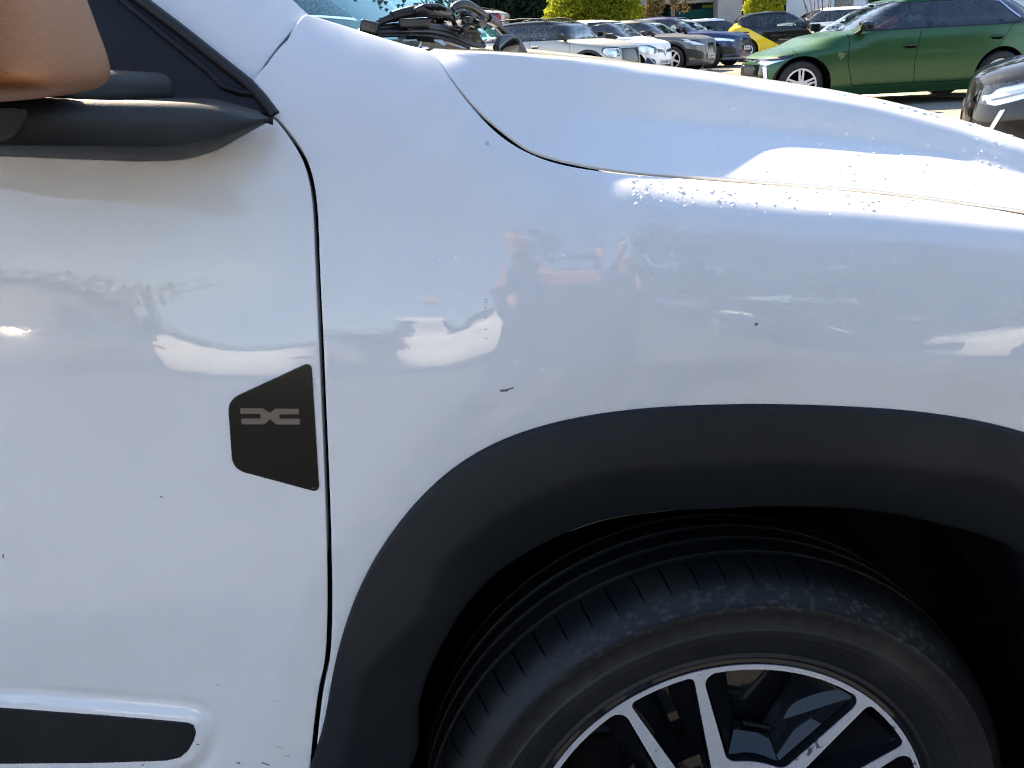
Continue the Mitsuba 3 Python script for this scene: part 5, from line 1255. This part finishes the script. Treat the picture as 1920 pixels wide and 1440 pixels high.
put(PERSON, 'jeans', bones({'p': ((px_, py_, .93), .14), 'hL': ((px_ - .09, py_, .90), .105), 'hR': ((px_ + .09, py_, .90), .105), 'kL': ((px_ - .11, py_ + .02, .50), .070), 'kR': ((px_ + .11, py_ + .02, .50), .070), 'fL': ((px_ - .12, py_, .11), .055), 'fR': ((px_ + .12, py_, .11), .055)}, [('p', 'hL'), ('p', 'hR'), ('hL', 'kL'), ('kL', 'fL'), ('hR', 'kR'), ('kR', 'fR')]), 'm_trousers', smooth=True)
for s_ in (-1, 1): put(PERSON, 'shoe', bones({'a': ((px_ + s_ * .12, py_ - .05, .055), .045), 'b': ((px_ + s_ * .14, py_ + .14, .045), .040)}, [('a', 'b')], .015, 4), 'm_shoe', smooth=True)
tag('phone', 'dark phone held in both hands by the photographer', 'phone')
put(None, 'phone', rbox((.150, .008, .074), .0038, (.004, -.0145, 1.176)), 'm_phone', smooth=40)

# ================================================================== SMALL THINGS ON THE WHITE CAR
# wipers heaped at the foot of the windscreen
def P3(c, r, Y): return at(c, r, Y)
WIP = numbered(f'{CAR}__wiper'); tag(WIP, 'black wiper mechanism heaped at the foot of the windscreen')
def wt(pts, rad, n=24, sides=5, flat=None):
    p = np.array([at(c, r, Y) for c, r, Y in pts]); q = smooth_curve(p, n); rr = .4 * (np.interp(np.linspace(0, 1, n), np.linspace(0, 1, len(rad)), rad) if np.ndim(rad) else rad)
    return tube(q, rr, sides)
k2 = 340 / 1920
def q6(x, y, Y): return (660 + x * k2, y * k2, Y - .10)
put(WIP, 'blade', cat_([wt([q6(95, 345, 1.02), q6(300, 300, 1.03), q6(600, 275, 1.05), q6(900, 300, 1.08), q6(1150, 360, 1.11), q6(1300, 440, 1.13), q6(1400, 470, 1.14)], [.004, .009, .0105, .011, .0105, .009, .006]),
                        wt([q6(150, 365, 1.015), q6(450, 335, 1.03), q6(760, 330, 1.06), q6(1050, 380, 1.09), q6(1260, 470, 1.11), q6(1400, 490, 1.13)], .0065)]), 'm_wiper', smooth=True)
put(WIP, 'blade_rubber', wt([q6(180, 385, 1.01), q6(500, 372, 1.03), q6(760, 375, 1.055), q6(1000, 420, 1.08), q6(1240, 510, 1.10)], .004), 'm_seal', smooth=True)
put(WIP, 'arm', cat_([wt([q6(200, 290, 1.02), q6(330, 220, 1.03), q6(430, 185, 1.035)], [.006, .008, .010]), wt([q6(420, 180, 1.035), q6(540, 150, 1.04), q6(690, 120, 1.045), q6(730, 130, 1.05)], [.0125, .0145, .0145, .012], sides=12)]), 'm_wiper', smooth=True)
hd = np.array([at(*q6(x, y, Y)) for x, y, Y in [(690, 110, 1.03), (760, 80, 1.03), (900, 75, 1.04), (1030, 130, 1.05), (980, 145, 1.06), (720, 140, 1.06), (800, 130, 1.08), (980, 105, 1.07)]])
put(WIP, 'arm_cover', hull_pts(hd, .0035, 14), 'm_wiper', smooth=40)
for x in (825, 885, 950):
    a_ = at(*q6(x, 80, 1.028)); put(WIP, 'slot', rbox((.0085, .005, .003), .0012, a_ + [0, -.0025, -.001], roty(.35)), 'm_dark')
put(WIP, 'arm_link', cat_([wt([q6(1050, 110, 1.10), q6(1110, 60, 1.11), q6(1180, 45, 1.12), q6(1260, 70, 1.13), q6(1380, 150, 1.15), q6(1480, 225, 1.17), q6(1600, 330, 1.19), q6(1740, 470, 1.21), q6(1760, 540, 1.22)], [.008, .0115, .0125, .011, .0095, .010, .011, .012, .010], 40, 10)]), 'm_wiper', smooth=True)
put(WIP, 'arm_link', cat_([wt([q6(1440, 190, 1.16), q6(1530, 240, 1.175)], [.014, .013], 6, 6)]), 'm_wiper', smooth=40)
put(WIP, 'pivot_cap', hull_pts(np.array([at(*q6(x, y, Y)) for x, y, Y in [(1560, 410, 1.14), (1680, 400, 1.16), (1740, 440, 1.18), (1720, 560, 1.18), (1540, 560, 1.13), (1530, 500, 1.13), (1640, 420, 1.22), (1650, 570, 1.22)]]), .004, 14), 'm_gloss_black', smooth=40)
put(WIP, 'pivot_cap', hull_pts(np.array([at(*q6(x, y, Y)) for x, y, Y in [(1690, 400, 1.18), (1770, 440, 1.2), (1830, 560, 1.2), (1740, 570, 1.19), (1760, 480, 1.24)]]), .003, 12), 'm_wiper', smooth=40)
r = np.random.default_rng(77)
cab = []
for i in range(16):                                                  # hoses, clips and folded linkage
    x0, y0 = r.uniform(760, 1250), r.uniform(120, 250); ln = r.uniform(60, 220)
    cab.append(wt([q6(x0, y0, 1.08 + r.uniform(0, .08)), q6(x0 + ln * .4, y0 + r.uniform(-45, 20), 1.10), q6(x0 + ln * .8, y0 + r.uniform(10, 60), 1.12), q6(x0 + ln, y0 + r.uniform(30, 110), 1.12)], r.uniform(.003, .006), 12, 6))
put(WIP, 'hoses', cat_(cab), 'm_wiper', smooth=True, kind='stuff')
for i in range(22):
    x0, y0 = r.uniform(740, 1330), r.uniform(160, 380); y0 = max(y0, 140 + abs(x0 - 950) * .25)
    put(WIP, 'linkage_piece', rbox((r.uniform(.006, .018), r.uniform(.006, .014), r.uniform(.003, .007)), .0012, at(*q6(x0, y0, r.uniform(1.09, 1.15))), roty(r.uniform(-.6, .6)) @ rotz(r.uniform(-1, 1))), ['m_wiper', 'm_seal', 'm_gloss_black'][i % 3], smooth=40)
put(WIP, 'clip', rbox((.016, .02, .011), .002, at(*q6(190, 285, 1.01)), roty(.25)), 'm_wiper', smooth=40)
put(WIP, 'clip', rbox((.030, .016, .009), .002, at(*q6(670, 245, 1.035)), roty(.04)), 'm_wiper', smooth=40)
put(WIP, 'bracket', hull_pts(np.array([at(*q6(x, y, Y)) for x, y, Y in [(560, 290, 1.08), (1300, 330, 1.12), (1360, 470, 1.14), (600, 380, 1.10), (900, 250, 1.14), (1200, 260, 1.16)]]), .004, 8), 'm_seal', smooth=40)
# shards of glass-like plastic on the tray
shards = [[(540, 420), (680, 415), (690, 428), (545, 440)], [(865, 418), (950, 420), (990, 460), (975, 475), (935, 440), (870, 432)], [(722, 485), (760, 500), (810, 495), (815, 512), (755, 520)]]
for s_ in shards:
    p = np.array([at(*q6(x, y, 1.005 + (500 - y) * .0003)) for x, y in s_]); m = hull_pts(np.vstack([p, p + [0, .004, -.001]])); put(WIP, 'loose_shard', m, 'm_lamp_white')
# washer nozzle on the hood
nzp = [(1207, 128, 1.04), (1214, 110, 1.05), (1226, 113, 1.06), (1232, 127, 1.05), (1216, 112, 1.09), (1228, 126, 1.09)]
put(CAR, 'washer_nozzle', hull_pts(np.array([at(*p) for p in nzp]), .0012, 8), 'm_gloss_black', smooth=40)

# scratches and stone chips in the paint
def mark(Sf, holder, px, wpx, mat='m_scratch', name='scratch'):
    ln = np.array(px, float); pg = np.array(LineString(ln).buffer(wpx / 2, cap_style=1, quad_segs=2).simplify(.1).exterior.coords)[:-1]
    q = solve_px(Sf, pg); p = Polygon(q).buffer(0)
    if p.is_empty: return
    v, f = tri_poly(max(polys(p), key=lambda s: s.area)); V = Sf(v[:, 0], v[:, 1]) + [0, -.0004, .0001]
    put(holder, name, tm(V, f), mat)
WING = f'{CAR}__front_wing'
scene['m_scratch_light'] = matte((.44, .44, .46))
mark(S, WING, [(938, 732), (950, 731), (962, 727)], 3.0); mark(S, WING, [(940, 733), (952, 732)], 3.5)
for rr_ in (561, 566, 577, 595, 617, 634): mark(S, WING, [(909, rr_), (913, rr_ + .5)], 2.2, 'm_scratch_light', 'paint_chip')
mark(S, WING, [(1416.5, 608.5), (1419.5, 607.5)], 4.5, name='paint_chip')
mark(S, WING, [(913, 268), (914, 270)], 7, 'm_scratch_light', 'paint_chip')
for a, b, w, mt in [((445, 1430), (450, 1431), 2.5, 'm_scratch'), ((492, 1430), (505, 1434), 2.5, 'm_scratch'), ((521, 1400), (530, 1404), 2, 'm_scratch_light'), ((533, 1416), (543, 1418), 2, 'm_scratch_light'), ((407, 1284), (412, 1284), 3, 'm_scratch_light'), ((301, 931), (305, 932), 2.2, 'm_scratch'), ((6, 1040), (7, 1046), 2.5, 'm_scratch'),
                    ((201, 1341), (203, 1341), 2, 'm_scratch'), ((266, 1434), (269, 1434), 2.5, 'm_scratch'), ((512, 1314), (518, 1315), 2, 'm_scratch_light'), ((368, 1395), (374, 1396), 1.8, 'm_scratch')]:
    mark(S_door, DOOR, [a, b], w, mt)
# water drops
drop = trimesh.creation.icosphere(2, 1.0); dv, df = np.array(drop.vertices), np.array(drop.faces)
def drops_on(P, N, rad, long_=None, lift=.28):
    out = []
    for i, (p, n, a) in enumerate(zip(P, N, rad)):
        t = np.cross(n, [0, 1, .3]); t /= np.linalg.norm(t); b = np.cross(n, t); st_ = 1.0 if long_ is None else long_[i]
        v = p + (dv[:, :1] * t * a + dv[:, 1:2] * b * a * st_ + dv[:, 2:] * n * a * .45) + n * 0; out.append(tm(v, df))
    return cat_(out)
def surf_pts(Sf, px):
    q = solve_px(Sf, px); h = 1e-4; p = Sf(q[:, 0], q[:, 1]); n = np.cross(Sf(q[:, 0] + h, q[:, 1]) - Sf(q[:, 0] - h, q[:, 1]), Sf(q[:, 0], q[:, 1] + h) - Sf(q[:, 0], q[:, 1] - h))
    n /= np.linalg.norm(n, axis=1, keepdims=True); n = np.where(n[:, 1:2] > 0, -n, n); return p, n
z5 = lambda x, y: (600 + x / 3, 400 + y / 3)
known = [z5(*p) for p in [(95, 55), (605, 220), (665, 270), (760, 255), (580, 355), (790, 185), (668, 95), (1105, 275), (1370, 240), (1298, 235), (1098, 840), (1248, 880), (1848, 122), (1800, 265), (1785, 378), (1788, 430), (1868, 372), (1690, 465), (1088, 435), (1182, 850), (30, 295), (500, 1420), (960, 265), (130, 585), (105, 880), (1365, 868), (1705, 785), (1785, 718)]]
rk = np.array([5, 5, 6, 7, 6, 4, 4, 4, 8, 5, 6, 5, 4, 4, 4, 4, 4, 4, 3, 3, 4, 3, 4, 3, 3, 3, 3, 4]) * .00022
z6 = lambda x, y: (1240 + x * 680 / 1883, 240 + y * 520 / 1440)
kn6 = [z6(*p) for p in [(160, 480), (540, 440), (785, 430), (880, 450), (1185, 585), (988, 655), (1215, 680), (1200, 705), (895, 800), (750, 845), (1120, 845), (340, 970), (345, 890), (420, 955), (335, 1025), (260, 1040), (585, 1000), (950, 1005), (1055, 990), (1130, 955), (1120, 1070), (75, 725), (55, 655), (390, 805), (20, 790), (330, 720)]]
r = np.random.default_rng(3)
lip = []
for _ in range(900):
    c = 1185 + 560 * r.beta(1.0, 1.6); lo = np.interp(c, [1180, 1300, 1430, 1600, 1750], [330, 338, 347, 361, 379]); lip.append((c, lo + abs(r.normal()) * np.interp(c, [1180, 1500, 1750], [24, 20, 12])))
lip = [p for p in lip if p[1] < 395]
many = [(r.uniform(630, 1900), r.uniform(400, 560)) for _ in range(26)] + [(r.uniform(20, 585), r.uniform(330, 570)) for _ in range(0)]
p1, n1 = surf_pts(S, known + kn6 + many); r1 = np.r_[rk, np.full(len(kn6), .00085), r.uniform(.0003, .0007, len(many))]
p2, n2 = surf_pts(S, lip); r2 = np.clip(r.lognormal(-7.6, .75, len(lip)), .00025, .0028)
dk_ = [(163, 438), (345, 424), (468, 549), (238, 850), (90, 968), (586, 945), (165, 1104), (62, 757), (495, 930), (530, 925), (190, 398), (450, 1095), (320, 1200), (515, 1155)]
p3, n3 = surf_pts(S_door, dk_); r3 = r.uniform(.0005, .0012, len(dk_))
# hood: by nearest hood vertex
hq = proj(_hs); kn7 = [z6(*p) for p in [(955, 110), (1050, 110), (1105, 130), (1145, 127), (1233, 107), (1343, 107), (1450, 98), (1060, 160), (1230, 160), (1320, 175), (1325, 203), (1375, 190), (1410, 190), (1475, 185), (1048, 228), (1158, 262), (1220, 268), (995, 270), (1365, 228), (1330, 272), (1390, 268), (1285, 258), (1020, 140), (1500, 200), (1660, 175), (1800, 198), (270, 125), (390, 8), (450, 52), (1595, 325)]] + [(1378, 218), (1375, 205), (1391, 183), (1356, 184), (1430, 219)]
nx_ = 34
kn7 += [(r.uniform(1330, 1880), r.uniform(230, 330)) for _ in range(60)]
hn = vnormals(hv, hf)
front_ = np.einsum('ij,ij->i', hn, np.array([0, 0, H]) - _hs) > 0
def hood_pts(px):
    from scipy.interpolate import LinearNDInterpolator
    m = front_ & (hq[:, 0] > 1000) & (hq[:, 0] < 2100) & (_hs[:, 1] < 1.2); L = LinearNDInterpolator(hq[m], np.hstack([_hs[m], hn[m]])); v = L(np.array(px, float)); ok = np.isfinite(v[:, 0]); return v[ok, :3], v[ok, 3:] / np.linalg.norm(v[ok, 3:], axis=1, keepdims=True)
p4, n4 = hood_pts(kn7); r4 = r.uniform(.0007, .0022, len(p4))
ridge_px = [(c, np.interp(c, [1000, 1200, 1430, 1640, 1800, 1900], [104, 122, 151, 186, 226, 253]) + r.uniform(1, 4)) for c in r.uniform(1450, 1900, 26)]
p5, n5 = hood_pts(ridge_px); r5 = r.uniform(.0012, .0032, len(p5))
put(None, 'water_drops', cat_([drops_on(p1, n1, r1, r.uniform(1, 1.7, len(r1))), drops_on(p2, n2, r2, r.uniform(.9, 1.4, len(r2))), drops_on(p3, n3, r3, r.uniform(1, 1.8, len(r3))), drops_on(p4, n4, r4), drops_on(p5, n5, r5)]), 'm_drop', smooth=True)
scene['m_drop'] = glossy((.74, .75, .765), 1.33)
tag('water_drops', 'water drops scattered over the white wing, door and hood', 'water drops', kind='stuff')
# drops and streaks on the windscreen
r = np.random.default_rng(9); wd_ = []
gv = gl[:, :14].reshape(-1, 3); gqv = proj(gv)
for _ in range(900):
    i, j = r.integers(1, 12), r.integers(1, 26); u, v = r.random(2)
    p = (gl[i, j] * (1 - u) + gl[i + 1, j] * u) * (1 - v) + (gl[i, j + 1] * (1 - u) + gl[i + 1, j + 1] * u) * v; a = r.uniform(.0005, .0017)
    wd_.append(tm(dv * [a * r.uniform(1.5, 4.5), a, a * 1.1] + p, df))
put(None, 'windscreen_drops', cat_(wd_), 'm_drop_dark', smooth=True); scene['m_drop_dark'] = glossy((.05, .10, .11), 1.33)
tag('windscreen_drops', 'dark drops and specks over the windscreen', 'water drops', kind='stuff')
